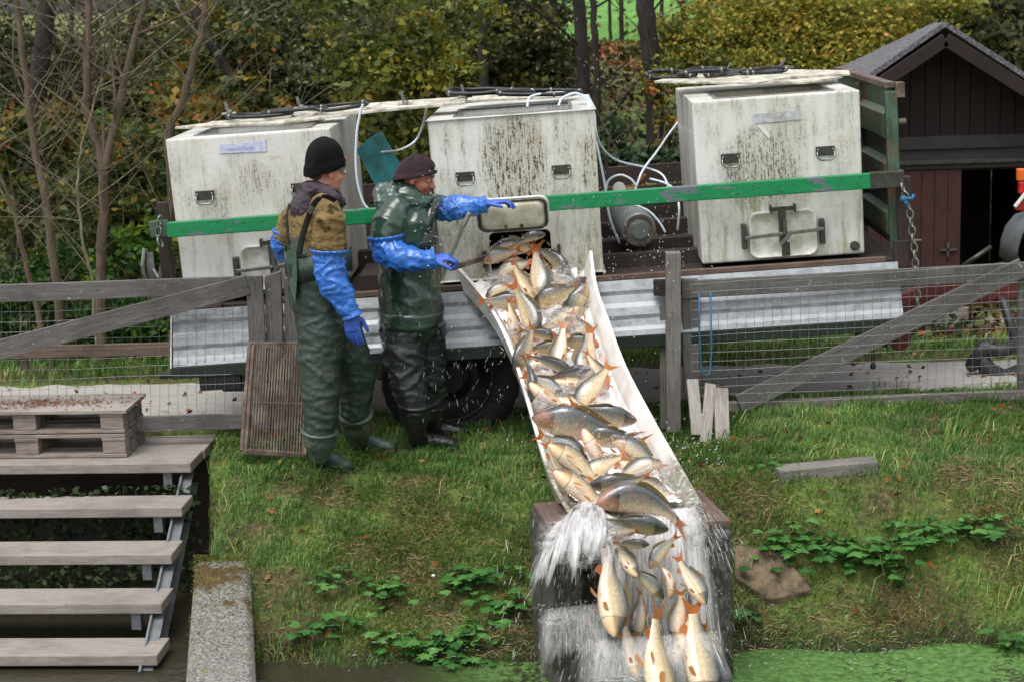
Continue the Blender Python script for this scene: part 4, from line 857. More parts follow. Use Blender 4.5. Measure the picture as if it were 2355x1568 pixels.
# ============================================================ PEOPLE
def fold(sc, amp, seed, vert=1.6):
    def f(c):
        p = Vector(((c[0]+c[2]*.35)*sc+seed, c[1]*sc, c[2]*sc*vert)); w_ = noise.noise(p*.6+Vector((9,2,4)))
        n = noise.noise(p+Vector((w_,w_*1.3,-w_))); n2 = noise.noise(p*1.9+Vector((3,1+w_*2,7))); r1 = max(0, 1-abs(n)*4); r2 = max(0, 1-abs(n2)*4.5)
        return amp*(r1*r1*.95 + r2*r2*.45 - .35 + .35*w_)
    return f
def frame3(f):
    f = unit(f); l = unit(np.cross([0,0,1.], f)); u = np.cross(f, l); return f, l, u
def make_head(par, c, f, mat, name='body', extra=None, open_mouth=False):
    X, L, U = frame3(f); A = [X, L, U]; q = lambda x, y, z: np.asarray(c) + X*x + L*y + U*z
    b = MB()
    b.ball(q(-.012,0,.03), (.098,.077,.088), 20, A); b.ball(q(.035,0,-.04), (.056,.056,.07), 16, A); b.ball(q(.036,0,-.082), (.05,.046,.036), 14, A); b.ball(q(.07,0,-.098), (.02,.022,.018), 10, A)
    b.limb([q(.082,0,.012), q(.1,0,-.018), q(.112,0,-.036)], [.009,.011,.012], 8)
    for s in (-1,1):
        b.ball(q(.1,s*.011,-.038), .009, 8); b.ball(q(.056,s*.034,-.035), .028, 10); b.limb([q(.072,s*.045,.018), q(.09,s*.012,.02)], .011, 8)
        b.ball(q(-.008,s*.078,-.012), (.02,.009,.032), 10, A); b.ball(q(-.003,s*.072,-.03), (.011,.009,.014), 8, A)
    b.ball(q(.088,0,-.062), (.012,.024,.007), 8, A); b.ball(q(.084,0,-.078 if open_mouth else -.073), (.012,.020,.008), 8, A)
    b.limb([q(-.02,0,-.06), q(-.04,0,-.14), q(-.05,0,-.2)], [.056,.056,.062], 14)
    if extra: extra(b)
    o = fuse(b.build(name, mat, par), .0055, 3)
    for s in (-1,1):
        b = MB(); b.ball(q(.0765,s*.031,.001), .0125, 12); e = b.build('eye', EYEW, par, smooth=True); b = MB(); b.ball(q(.0845,s*.032,.0), .0058, 8); b.build('pupil', EYEB, e, smooth=True)
        b = MB(); b.limb([q(.084,s*.048,.022), q(.095,s*.03,.027), q(.097,s*.014,.023)], [.0025,.004,.003], 6); b.build('eyebrow', HAIR, par, smooth=True)
    return o, q, A
def hand(b, w, d, n, t, curls, sc=1., thumb=(.5,.5)):
    """w wrist, d towards fingers, n back-of-hand normal, t thumb side"""
    w = np.asarray(w, float); d = unit(d); n = unit(n - d*np.dot(n, d)); t = unit(np.asarray(t)-d*np.dot(t, d)-n*np.dot(t, n))
    b.tube([w-d*.02*sc, w+d*.01*sc, w+d*.05*sc, w+d*.088*sc], [(.028*sc,.021*sc),(.032*sc,.021*sc),(.042*sc,.019*sc),(.041*sc,.015*sc)], 12, side=t)
    for k, (off, ln) in enumerate(((.030,.93),(.010,1.02),(-.011,.96),(-.031,.76))):
        p = w + d*(.086-.006*abs(k-1))*sc + t*off*sc; a = 0; pts = [p-d*.02*sc, p]; dd = unit(d+t*(.06-.04*k))
        for j, sl in enumerate((.044,.027,.022)):
            a += curls[k][j] if hasattr(curls[k], '__len__') else curls[k]; v = dd*cos(a)-n*sin(a); p = p+v*sl*ln*sc; pts.append(p)
        b.limb(pts, [.0105*sc,.0105*sc,.0098*sc,.0088*sc,.0075*sc], 8)
    p = w + d*.022*sc + t*.028*sc; v = unit(d*.75+t*.75-n*thumb[0]*.6); p1 = p+v*.04*sc; v2 = unit(d*.95+t*.25-n*thumb[1]); p2 = p1+v2*.032*sc; p3 = p2+unit(v2-n*thumb[1]*.6)*.024*sc
    b.limb([p, p1, p2, p3], [.016*sc,.013*sc,.0115*sc,.009*sc], 8)
def boot(par, heel, toe, ankle, top, r, mat, nm='boot'):
    heel, toe, ankle, top = map(lambda p: np.array(p, float), (heel, toe, ankle, top)); d = unit((toe-heel)*[1,1,0]); s = np.array([-d[1], d[0], 0])
    z0 = min(heel[2], toe[2]); b = MB(); U = np.array([0,0,1.])
    b.tube([heel+d*.02+U*.045, heel+d*.08+U*.055, heel+d*.16+U*.05, heel+d*.23+U*.042, heel+d*.285+U*.035, heel+d*.305+U*.034], [(.035,.042),(.044,.05),(.045,.046),(.052,.038),(.042,.03),(.02,.018)], 16, side=s)
    b.ball(heel+d*.06+U*.06, (.062,.045,.055), 12, [d, s, U])
    b.tube([heel+d*.07+U*.05, ankle, ankle*.55+top*.45, top], [(.055,.058),(.058,.062),(r*.92,r*.96),(r,r*1.04)], 18, side=s)
    o = fuse(b.build(nm, mat, par), .009, 3, fold(16, .004, 2.))
    b = MB(); b.tube([heel+d*.0+U*.012, heel+d*.1+U*.012, heel+d*.2+U*.012, heel+d*.29+U*.014, heel+d*.315+U*.016], [(.036,.014),(.04,.013),(.046,.012),(.046,.012),(.02,.008)], 14, side=s); b.build('sole', BLACK, o, smooth=True)
    b = MB(); b.tube([top-(top-ankle)*.06, top+(top-ankle)*.015], [(r*1.05,r*1.09),(r*1.07,r*1.11)], 22, side=s); b.build('shaft_rim', mat, o, smooth=True)
    return o
def cuff(par, c, d, r0, r1, mat, n=26, L=.05, wav=.12, nm='elastic_cuff'):
    d = unit(d); a = unit(np.cross(d, (0.1,1,.2))); e = np.cross(d, a); b = MB(); vs = []; fs = []; m = 7
    for j in range(m):
        t = j/(m-1); rr = r0*(1-t)+r1*t; rr = rr*(1-.10*sin(t*pi*1.0)) if t > .25 else rr*1.04
        for k in range(n*3):
            th = 2*pi*k/(n*3); w_ = 1+wav*(.35+.65*(1-abs(t-.3)))*.5*sin(th*n*.75+.7*sin(3*th)); vs.append(np.asarray(c)+d*(t-.35)*L+(a*cos(th)+e*sin(th))*rr*w_)
    N = n*3
    for j in range(m-1):
        for k in range(N): fs.append((j*N+k, j*N+(k+1)%N, (j+1)*N+(k+1)%N, (j+1)*N+k))
    b.add(vs, fs); return b.build(nm, mat, par, smooth=True, solid=.003)
def beanie(par, q, A, mat, brow_f, brow_b, top, rx, ry, cuffh, nm='knit_cap', point=.5, slouch=0):
    """rings from the rim up; rim passes x=front height brow_f, back height brow_b"""
    b = MB(); X, L, U = A; m = 14; n = 30; vs = []; fs = []
    for j in range(m+1):
        t = j/m
        if t < .3: kk = 1.0+.04*(t < .24); 
        s_ = max(0., (t-.18)/.82); prof = (1-s_**(1.9+point))**.58 if s_ < 1 else .0
        prof = max(prof, .0)
        for k in range(n):
            th = 2*pi*k/n; cx_ = cos(th); rim = (brow_f*(1+cx_)/2 + brow_b*(1-cx_)/2); hgt = rim + (top-rim)*t
            e = 1.07 if (t*(top-brow_b) < cuffh) else 1.0
            vs.append(q(cx_*rx*prof*e - .012 - slouch*t, sin(th)*ry*prof*e, hgt+.002*sin(th*5+t*9)))
    for j in range(m):
        for k in range(n): fs.append((j*n+k, j*n+(k+1)%n, (j+1)*n+(k+1)%n, (j+1)*n+k))
    b.add(vs, fs); o = b.build(nm, mat, par, smooth=True, solid=.006); md = o.modifiers.new('ss', 'SUBSURF'); md.levels = 1; md.render_levels = 1; return o
px = 1/411.
# ---------------------------------------------------------------- the young man in the black cap
YA = 10.12; J = lambda u, v, dy=0.: P(u, v, YA+dy)
pa = thing('person', 'person in black knit cap, glasses, olive fleece and green chest waders, watching', 'person', (J(770,1080)[0], YA, 0))
fA = np.array([.86,.50,-.10]); sA = unit([.55,-.83,0])
hA = J(751, 392)
def innerA(b):
    b.limb([J(733,470), J(728,560), J(735,700)], [(.15,.10),(.14,.10),(.13,.10)], 12, side=sA)
    b.limb([J(735,720), J(738,900,-.12), J(735,990,-.15)], [.08,.055,.045], 10); b.limb([J(765,730), J(815,870,.14), J(817,945,.18)], [.08,.055,.04], 10)
    b.limb([J(748,490,-.14), J(757,590,-.2), J(795,700,-.24)], [.05,.04,.03], 10); b.limb([J(690,490,.14), J(652,560,.2), J(668,610,.26)], [.05,.04,.03], 10)
body, q, AA = make_head(pa, hA, fA, SKIN, extra=innerA)
beanie(pa, q, AA, KNITB, .032, -.042, .188, .112, .092, .055, point=.9, slouch=.012)
b = MB(); b.box(q(.104,-.02,.062), (.006,.02,.022), AA); b.build('cap_patch', ORANGE, pa, bevel=.002)
b = MB(); b.ball(q(-.07,0,-.035), (.03,.06,.02), 12, AA); b.build('hair', HAIR, pa, smooth=True)
gl = MB(); 
for s in (-1,1):
    gl.tube([q(.104-.006*abs(cos(k*pi/8)), s*(.033+.024*cos(k*pi/8)), -.002+.019*sin(k*pi/8)) for k in range(16)], .0024, 6, closed=True); gl.limb([q(.102,s*.056,.006), q(.05,s*.074,.008), q(-.01,s*.08,.004)], .0024, 6)
gl.limb([q(.106,-.01,.004), q(.106,.01,.004)], .002, 6); g_ = gl.build('glasses', Mat('glasses_frame', .3, (.09,.12,.15)).m, pa, smooth=True)
b = MB(); 
for s in (-1,1): b.disc(q(.102,s*.033,-.002), AA[1], AA[2], .023, .018, 16)
b.build('lens', LENS, g_, each=True)
# fleece
b = MB()
b.limb([J(737,462), J(733,500), J(726,560), J(727,620)], [(.13,.10),(.215,.135),(.205,.14),(.18,.14)], 20, side=sA)
b.limb([J(745,478,-.12), J(757,510,-.19), J(757,545,-.2), J(757,575,-.21)], [.08,.098,.097,.094], 16); b.limb([J(700,480,.1), J(668,515,.18), J(656,550,.2)], [.08,.08,.075], 14)
fuse(b.build('fleece_pullover', OLIVE, pa), .012, 5, fold(9, .012, 1.3))
# hood
b = MB(); b.limb([J(762,447,-.10), J(722,436,-.07), J(703,440,.02), J(712,447,.13)], [.032,.05,.05,.04], 12); b.limb([J(717,448,-.05), J(697,468,-.03), J(684,490,0), J(684,505,.0)], [(.07,.05),(.10,.05),(.085,.045),(.03,.02)], 16, side=sA); b.limb([J(768,452,-.12), J(785,470,-.02), J(775,450,.1)], .03, 10)
fuse(b.build('hood', HOOD, pa), .009, 4, fold(13, .010, 4.))
# waders
b = MB()
b.limb([J(731,570), J(731,630), J(736,690), J(748,750)], [(.185,.165),(.19,.165),(.185,.165),(.17,.155)], 22, side=sA)
b.limb([J(745,735,-.04), J(735,820,-.09), J(737,900,-.12), J(737,960,-.14), J(735,1000,-.155)], [.15,.125,.115,.098,.082], 18)
b.limb([J(770,745,.06), J(805,815,.1), J(822,870,.14), J(818,920,.16), J(815,960,.18)], [.14,.118,.108,.09,.085], 18)
wd = fuse(b.build('chest_waders', WADER, pa), .012, 4, fold(6.5, .011, 7., 2.2))
b = MB(); b.limb([J(805,508,.02), J(800,560,-.03)], .02, 8); 
# bib flap at the back-left and top rim
b = MB(); rim = []; 
for k in range(40):
    th = 2*pi*k/40; e = np.cross([0,0,1.], sA); p = J(731,574) + sA*cos(th)*.205 + e*sin(th)*.18 + np.array([0,0,.02*sin(th*2+.5)+.008*sin(7*th)]); rim.append((p, p-np.array([0,0,.13])+0*sA))
vs = [p for a in rim for p in a]; fs = [(2*k, 2*((k+1)%40), 2*((k+1)%40)+1, 2*k+1) for k in range(40)]; b.add(vs, fs); b.build('wader_top', WADER, wd, smooth=True, solid=.004)
b = MB(); b.add([J(660,577,-.10), J(682,574,-.17), J(684,640,-.17), J(680,700,-.14), J(670,670,-.10), J(662,620,-.08)], [(0,1,2,3,4,5)]); b.build('wader_flap', fabric('pale_wader_inside','3f5a4a',.45,'324a3d',12,.006), wd, solid=.003)
# straps
def strap(par, pts, w_, mat=STRAP, nm='strap', nrm=(0,-1,0.1)):
    b = MB(); P_ = [np.array(p) for p in pts]; out = []
    for i in range(len(P_)-1):
        p0, p1, p2, p3 = P_[max(i-1,0)], P_[i], P_[i+1], P_[min(i+2,len(P_)-1)]
        for f in np.linspace(0,1,7)[:-1]: out.append(.5*((2*p1)+(-p0+p2)*f+(2*p0-5*p1+4*p2-p3)*f*f+(-p0+3*p1-3*p2+p3)*f**3))
    out.append(P_[-1]); b.tube(out, [(w_/2,.004)]*len(out), 8, side=(1,0,.4)); return b.build(nm, mat, par, smooth=True)
s1 = strap(wd, [J(772,462,-.2), J(745,452,-.245), J(722,470,-.235), J(706,510,-.215), J(694,550,-.205), J(688,585,-.2)], .034)
b = MB(); b.box(J(715,484,-.24), (.045,.012,.03), [unit([.6,0,.8]), np.array([0,1,0]), unit([-.8,0,.6])]); b.build('buckle', DSTEEL, s1, bevel=.004)
strap(wd, [J(664,470,.0), J(660,500,-.03), J(662,540,-.05), J(668,580,-.06)], .012)
# near sleeve, glove
b = MB(); b.limb([J(757,588,-.21), J(757,620,-.22), J(768,655,-.23), J(790,690,-.24), J(804,714,-.25)], [.088,.092,.088,.07,.055], 18)
sl = fuse(b.build('sleeve', SLEEVE, pa), .009, 3, fold(8, .015, 9., 1.8)); cuff(sl, J(757,583,-.21), J(757,600,-.21)-J(757,570,-.21), .1, .088, SLEEVE, L=.07); cuff(sl, J(805,716,-.25), J(812,735,-.25)-J(800,705,-.25), .05, .062, SLEEVE, 16, .05, .1)
b = MB(); hand(b, J(805,722,-.25), J(811,760,-.255)-J(803,715,-.25), np.array([-.15,-1,.1]), np.array([.9,.0,0])*1., [.2,.24,.28,.3], 1.12, (.9,.1)); b.limb([J(802,710,-.25), J(806,728,-.25)], [.036,.034], 12); fuse(b.build('glove', GLOVE, pa), .0048, 2)
# far sleeve and glove
b = MB(); b.limb([J(653,545,.2), J(650,560,.21), J(658,580,.25), J(685,592,.32)], [.068,.07,.066,.05], 14); sl = fuse(b.build('sleeve', SLEEVE, pa), .009, 3, fold(11, .012, 5.)); cuff(sl, J(655,543,.2), J(650,560,.2)-J(658,530,.2), .074, .068, SLEEVE, 18, .06)
b = MB(); hand(b, J(700,596,.33), np.array([.9,.25,.1]), np.array([0,0,1.]), np.array([0,-1,0]), [.4,.4,.5,.5], 1.05); fuse(b.build('glove', GLOVE, pa), .0055, 2)
def gp(u, v): p = G(u, v, 0.); return p
boot(pa, gp(715,1068), gp(826,1088), J(735,1042,-.13)+[0,0,.0], J(735,990,-.15), .098, BOOT)
boot(pa, gp(800,1034), gp(908,1040), P(822,1010,10.42), P(817,946,10.3), .098, BOOT)
# ---------------------------------------------------------------- the man in the wet jacket
YB = 10.52; J = lambda u, v, dy=0.: P(u, v, YB+dy)
pb = thing('person', 'person in brown knit cap and wet dark green jacket reaching to the hatch', 'person', (J(970,1012)[0], YB, 0))
fB = np.array([.95,-.12,-.26]); sB = unit([.42,-.9,0]); hB = J(958, 407)
def innerB(b):
    b.limb([J(935,490), J(938,600), J(945,740)], [(.16,.10),(.15,.10),(.14,.10)], 12, side=sB)
    b.limb([J(925,760,-.05), J(945,880,-.08), J(953,930,-.1)], [.08,.055,.045], 10); b.limb([J(975,760,.08), J(985,880,.12), J(987,930,.14)], [.08,.055,.045], 10)
    b.limb([J(900,500,-.16), J(895,575,-.24), J(975,597,-.3)], [.05,.04,.03], 10); b.limb([J(985,480,.18), J(1050,478,.12), J(1115,474,.1)], [.045,.04,.03], 10)
body, q, AB = make_head(pb, hB, fB, SKINR, extra=innerB, open_mouth=True)
beanie(pb, q, AB, KNITW, .046, -.055, .135, .114, .094, .03, point=.2, slouch=-.0)
b = MB(); b.add([q(.1,-.045,.07), q(.108,-.03,.07), q(.1,-.035,.095)], [(0,1,2)]); b.add([q(.106,-.028,.07), q(.112,-.014,.07), q(.106,-.02,.088)], [(0,1,2)]); b.build('cap_mark', WHITEP, pb, solid=.002)
b = MB(); b.limb([q(.096,-.022,-.052), q(.104,0,-.050), q(.096,.022,-.052)], [.004,.006,.004], 6); b.build('moustache', Mat('grey_hair', .8, '5a4a42').m, pb, smooth=True)
b = MB(); b.ball(q(.094,0,-.0685), (.006,.014,.004), 8, AB); b.build('mouth', EYEB, pb, smooth=True)
b = MB()
b.limb([J(935,462), J(930,500), J(935,560), J(940,620), J(944,680), J(946,738)], [(.15,.12),(.235,.16),(.225,.175),(.20,.175),(.21,.18),(.22,.185)], 24, side=sB)
b.limb([J(915,480,-.14), J(893,520,-.2), J(890,548,-.22)], [.09,.105,.098], 16); b.limb([J(975,475,.12), J(1008,478,.14), J(1026,479,.13)], [.085,.075,.065], 14)
jk = fuse(b.build('rain_jacket', JACKET, pb), .012, 4, fold(4.5, .010, 11., 1.2))
b = MB(); vs = []; fs = []; e = np.cross([0,0,1.], sB); N = 60
for j in range(5):
    for k in range(N):
        th = 2*pi*k/N; w_ = 1+.02*sin(5*th+j*.3)*j/2; vs.append(J(945,712+j*9)+ sB*cos(th)*.212*w_ + e*sin(th)*.186*w_ + np.array([0,0,.006*sin(3*th)*j/4]))
for j in range(4):
    for k in range(N): fs.append((j*N+k, j*N+(k+1)%N, (j+1)*N+(k+1)%N, (j+1)*N+k))
b.add(vs, fs); b.build('jacket_hem', JACKET, jk, smooth=True, solid=.004)
b = MB(); b.limb([J(995,460,-.02), J(960,470,-.13), J(915,462,-.13), J(890,452,-.03), J(905,448,.1), J(950,462,.16)], [.03,.042,.05,.06,.05,.035], 12); b.limb([J(905,440,-.06), J(880,457,-.04), J(880,475,.0)], [(.09,.045),(.125,.06),(.10,.04)], 14, side=sB); b.limb([J(930,440,.0), J(918,425,.02)], [.07,.05], 12)
fuse(b.build('hood', JACKETL, pb), .010, 4, fold(10, .014, 14.))
b = MB(); b.limb([J(985,520,-.16), J(975,560,-.19), J(970,600,-.19)], [(.05,.012)]*3, 10, side=(1,.2,0)); b.limb([J(1000,462,-.05), J(990,490,-.12), J(985,530,-.17)], [(.025,.02)]*3, 10, side=(1,.2,0)); b.build('front_placket', fabric('dark_placket','15211d',.2,coat=.5), jk, smooth=True)
b = MB()
b.limb([J(930,745,-.04), J(930,830,-.07), J(945,890,-.08), J(952,940,-.1)], [.15,.125,.108,.09], 18); b.limb([J(975,745,.06), J(985,830,.1), J(988,900,.12), J(988,945,.14)], [.13,.11,.1,.085], 16)
fuse(b.build('wader_trousers', WADER2, pb), .012, 4, fold(6, .014, 17., 1.9))
boot(pb, P(938,1010,10.55)*[1,1,0], P(1045,1018,10.5)*[1,1,0], P(956,985,10.46), P(955,925,10.42), .098, BOOTD)
boot(pb, P(965,1000,10.8)*[1,1,0], P(1055,1003,10.8)*[1,1,0], P(985,975,10.66), P(988,930,10.64), .092, BOOTD)
b = MB(); b.limb([J(888,560,-.22), J(892,580,-.25), J(925,594,-.29), J(960,598,-.31), J(985,598,-.32)], [.092,.094,.082,.068,.056], 18)
sl = fuse(b.build('sleeve', SLEEVE, pb), .009, 3, fold(8, .015, 21., 1.2)); cuff(sl, J(889,552,-.22), J(892,575,-.22)-J(888,545,-.22), .1, .092, SLEEVE, L=.08); cuff(sl, J(988,597,-.32), J(1000,596,-.32)-J(980,599,-.32), .052, .066, SLEEVE, 16, .05, .12)
bar0, bar1 = J(1022,628,-.36), J(1078,492,-.30); bd = unit(bar1-bar0)
b = MB(); hand(b, J(995,597,-.33), J(1030,592,-.34)-J(995,597,-.33), np.array([.05,-.25,1.]), np.array([0.1,-1,.0]), [(.5,1.2,1.),(.6,1.2,1.),(.7,1.2,1.),(.8,1.2,1.)], 1.12, (.6,.5)); b.limb([J(988,597,-.325), J(998,597,-.33)], [.037,.035], 12); fuse(b.build('glove', GLOVE, pb), .0048, 2)
b = MB(); b.limb([J(1022,483,.12), J(1045,478,.11), J(1075,476,.1), J(1105,472,.09)], [.068,.07,.062,.05], 16); sl = fuse(b.build('sleeve', SLEEVE, pb), .009, 3, fold(12, .014, 25.)); cuff(sl, J(1030,481,.12), J(1050,478,.12)-J(1022,482,.12), .072, .07, SLEEVE, 18, .07)
cuff(sl, J(1108,472,.09), J(1120,470,.09)-J(1098,474,.09), .045, .055, SLEEVE, 14, .04, .1)
b = MB(); hand(b, J(1113,470,.08), np.array([1.,-.1,.12]), np.array([0,.1,1.]), np.array([0,-1,.1]), [(.1,.5,.6),(.1,.5,.6),(.15,.5,.6),(.2,.5,.6)], 1.1, (.3,.3)); b.limb([J(1105,472,.085), J(1116,470,.08)], [.034,.034], 12); fuse(b.build('glove', GLOVE, pb), .0048, 2)
# steel bar in his hand
b = MB(); b.beam(J(1015,645,-.37), J(1068,515,-.31), .016, .016); b.limb([J(1066,520,-.31), J(1078,493,-.30)], [.014,.014], 10); sbm = b.build('steel_bar', STEEL, bevel=.002); tag(sbm, 'angled steel lever bar gripped in the blue glove before the middle tank', 'steel bar')
# ============================================================ CARP
m = Mat('carp_skin', .2, coat=.8, spec=.7); h = m.attr('h'); hd = m.attr('head'); oi = m.n('ShaderNodeObjectInfo').outputs['Random']
vo = m.n('ShaderNodeTexVoronoi', i_Scale=1.); m.l(m.co('UV', (56, 40, 1)), vo.inputs['Vector'])
side_ = m.ramp(h, [(0, 'f0dcb8'), (.3, 'ead0a0'), (.55, 'cdb582'), (.76, '8a8068'), (.93, '444644')]); side2 = m.ramp(h, [(0, 'f4e2d2'), (.35, 'ecd4b4'), (.58, 'd8c6a4'), (.76, '9a9a92'), (.93, '4a4f54')])
c = m.mix(oi, side_, side2); hdc = m.ramp(h, [(0, 'e8c8a4'), (.3, 'cfa870'), (.52, '8a7650'), (.7, '4a4840'), (.88, '2a2d30')]); uu = m.sep(m.co('UV'))[0]; hd = m.rng(m.math('ADD', uu, m.math('MULTIPLY', m.noise(m.co(), 7, 2), .05)), .215, .24, 1, 0); c = m.mix(hd, c, hdc)
gl_ = m.math('MULTIPLY', m.rng(m.math('ABSOLUTE', m.math('SUBTRACT', m.math('ADD', uu, m.math('MULTIPLY', h, .02)), .212)), .0, .012, 1, 0), .7); c = m.mix(gl_, c, '3a2416')
c = m.mix(m.math('MULTIPLY', m.rng(m.noise(m.co(loc=(5,2,1)), 3, 2), .45, .65), m.math('MULTIPLY', oi, .45)), c, 'c98a6a')
sc = m.math('MULTIPLY', m.rng(vo.outputs['Distance'], .28, .55), m.math('SUBTRACT', 1, hd, True), True); c = m.mix(m.math('MULTIPLY', sc, .42), c, m.mix(.65, c, '241f16'))
c = m.mix(m.math('MULTIPLY', m.rng(m.noise(m.co(), 4, 3), .58, .75), .25), c, 'd98a5c')
m.color(c); m.bump(m.math('SUBTRACT', 1, vo.outputs['Distance']), .003, .6); CARP = m.m
def finm(name, a, b_):
    m = Mat(name, .35, coat=.3); n_ = m.noise(m.co('UV', (2, 40, 1)), 3, 3); c = m.mix(m.rng(n_, .4, .65), a, b_); m.color(c)
    t = m.n('ShaderNodeBsdfTranslucent'); m.l(c, t.inputs[0]); x = m.n('ShaderNodeMixShader'); x.inputs[0].default_value = .3; m.l(m.b.outputs[0], x.inputs[1]); m.l(t.outputs[0], x.inputs[2]); m.l(x.outputs[0], m.out.inputs[0]); return m.m
FINP = finm('peach_fin', 'cf9a6a', 'a87848'); FINO = finm('orange_fin', 'c96a30', 'a67440'); FING = finm('olive_fin', '8a7444', '4e4a3c'); MOUTH = Mat('carp_mouth', .4, '9c5a3c').m; MOUTHD = Mat('carp_gullet', .5, '1c0f0a').m
FX = np.array([0,.03,.07,.12,.18,.26,.36,.47,.58,.68,.77,.84,.88]); FT = np.array([.022,.055,.088,.122,.160,.200,.212,.198,.155,.110,.076,.062,.062]); FB_ = np.array([.020,.042,.066,.092,.112,.128,.136,.134,.118,.092,.068,.056,.054]); FW = np.array([.018,.045,.066,.086,.100,.110,.107,.094,.072,.048,.030,.018,.012])
def bendpt(p, k):
    # bend the long axis in the local x-y plane with curvature k
    x, y, z = p
    if abs(k) < 1e-4: return np.array([x-.45, y, z])
    xc = x-.45; R = 1/k; a = xc/R; return np.array([sin(a)*(R-y), R-(cos(a)*(R-y)), z])
def carp_meshes(k):
    """one carp of unit length lying along +x towards the tail, back towards +z; returns part data"""
    B = lambda *p: bendpt(p, k); n = 20; vs = []; fs = []; H = []; HD = []; uv = []
    xs_ = np.interp(np.linspace(0, 1, 27), np.linspace(0, 1, 13), FX)
    for i, x in enumerate(xs_):
        t_, b_, w_ = np.interp(x, FX, FT), np.interp(x, FX, FB_), np.interp(x, FX, FW)
        for j in range(n):
            th = 2*pi*j/n; cz = sin(th); cy = cos(th); z = t_*cz*(abs(cz)**.15) if cz > 0 else b_*cz; y = w_*(abs(cy)**.85)*(1 if cy > 0 else -1)
            gill = .004*math.exp(-((x-.205)/.012)**2)*(1-abs(cz)); vs.append(B(x, y*(1+gill*20), z-.0)); H.append((cz+1)/2); HD.append(float(x < .205)*1.0); uv.append((x, j/n*.75))
    N = len(xs_)
    for i in range(N-1):
        for j in range(n): fs.append((i*n+j, i*n+(j+1)%n, (i+1)*n+(j+1)%n, (i+1)*n+j))
    # close ends with centre vertices as degenerate quads
    c0 = len(vs); vs.append(B(.0, 0, 0)); c1 = len(vs); vs.append(B(.885, 0, 0)); H += [.4,.4]; HD += [1, 0]; uv += [(0,0),(1,0)]
    me = bpy.data.meshes.new('carp_body'); me.from_pydata([tuple(v) for v in vs], [], [tuple(f) for f in fs]+[((j+1)%n, j, c0) for j in range(n)]+[((N-1)*n+j, (N-1)*n+(j+1)%n, c1) for j in range(n)])
    for an, av in (('h', H), ('head', HD)):
        a = me.attributes.new(an, 'FLOAT', 'POINT'); a.data.foreach_set('value', av)
    ul = me.uv_layers.new(name='UVMap'); ul.data.foreach_set('uv', np.array([uv[l.vertex_index] for l in me.loops], np.float32).ravel()); me.shade_smooth(); me.materials.append(CARP)
    out = [('body', me)]
    def fin(name, pts, mat, th=.004, smooth=False):
        b = MB(); n_ = len(pts)//2; ps = [B(*p) for p in pts]
        fs_ = [(i, i+1, n_+i+1, n_+i) for i in range(n_-1)]; b.add(ps, fs_, [[(i*.1,0),((i+1)*.1,0),((i+1)*.1,1),(i*.1,1)] for i in range(n_-1)])
        me = b.mesh(None, name); me.materials.append(mat); out.append((name, me))
    # root row then tip row
    z0 = [-.045,-.03,-.01,.01,.03,.045]; fin('tail_fin', [(.875,0,z) for z in z0]+[(1.08,.035,-.135),(1.03,.02,-.09),(.97,.004,-.025),(.97,-.006,.02),(1.03,-.02,.09),(1.09,-.03,.14)], FINO)
    xd = np.linspace(.36,.70,7); fin('dorsal_fin', [(x,0,np.interp(x,FX,FT)-.006) for x in xd]+[(x+.05,.01,np.interp(x,FX,FT)+hh) for x, hh in zip(xd, (.035,.045,.035,.03,.025,.02,.012))], FING)
    xa = np.linspace(.68,.76,3); fin('anal_fin', [(x,0,-np.interp(x,FX,FB_)+.005) for x in xa]+[(x+.05,0,-np.interp(x,FX,FB_)-hh) for x, hh in zip(xa, (.07,.06,.03))], FINO)
    for s in (-1,1):
        fin('pectoral_fin', [(.215,s*.06,-.06),(.222,s*.06,-.063),(.232,s*.058,-.066),(.242,s*.056,-.070),(.25,s*.054,-.074)]+[(.30,s*.13,-.085),(.345,s*.15,-.10),(.365,s*.14,-.12),(.355,s*.12,-.135),(.32,s*.095,-.125)], FINP)
        fin('pelvic_fin', [(.44,s*.045,-.115),(.447,s*.045,-.116),(.455,s*.045,-.117),(.463,s*.045,-.117),(.47,s*.045,-.116)]+[(.49,s*.09,-.15),(.53,s*.10,-.17),(.56,s*.09,-.18),(.565,s*.075,-.175),(.53,s*.055,-.155)], FINP)
    for s in (-1,1):
        b = MB(); b.ball(B(.085, s*.066, .026), (.010,.008,.010), 8); me = b.mesh(None, 'eye'); me.materials.append(EYEB); me.shade_smooth(); out.append(('eye', me))
    b = MB(); b.tube([B(.012+.0*a, .019*cos(a), -.002+.021*sin(a)) for a in np.linspace(0, 2*pi, 13)[:-1]], .0065, 6, closed=True); me = b.mesh(None, 'mouth'); me.materials.append(MOUTH); me.shade_smooth(); out.append(('mouth', me))
    b = MB(); b.ball(B(-.002,0,-.002), (.004,.013,.014), 8); me = b.mesh(None, 'mouth_opening'); me.materials.append(MOUTHD); out.append(('mouth_opening', me))
    return out
VAR = {k: carp_meshes(k) for k in (0., .7, -.7, 1.9, -1.9)}
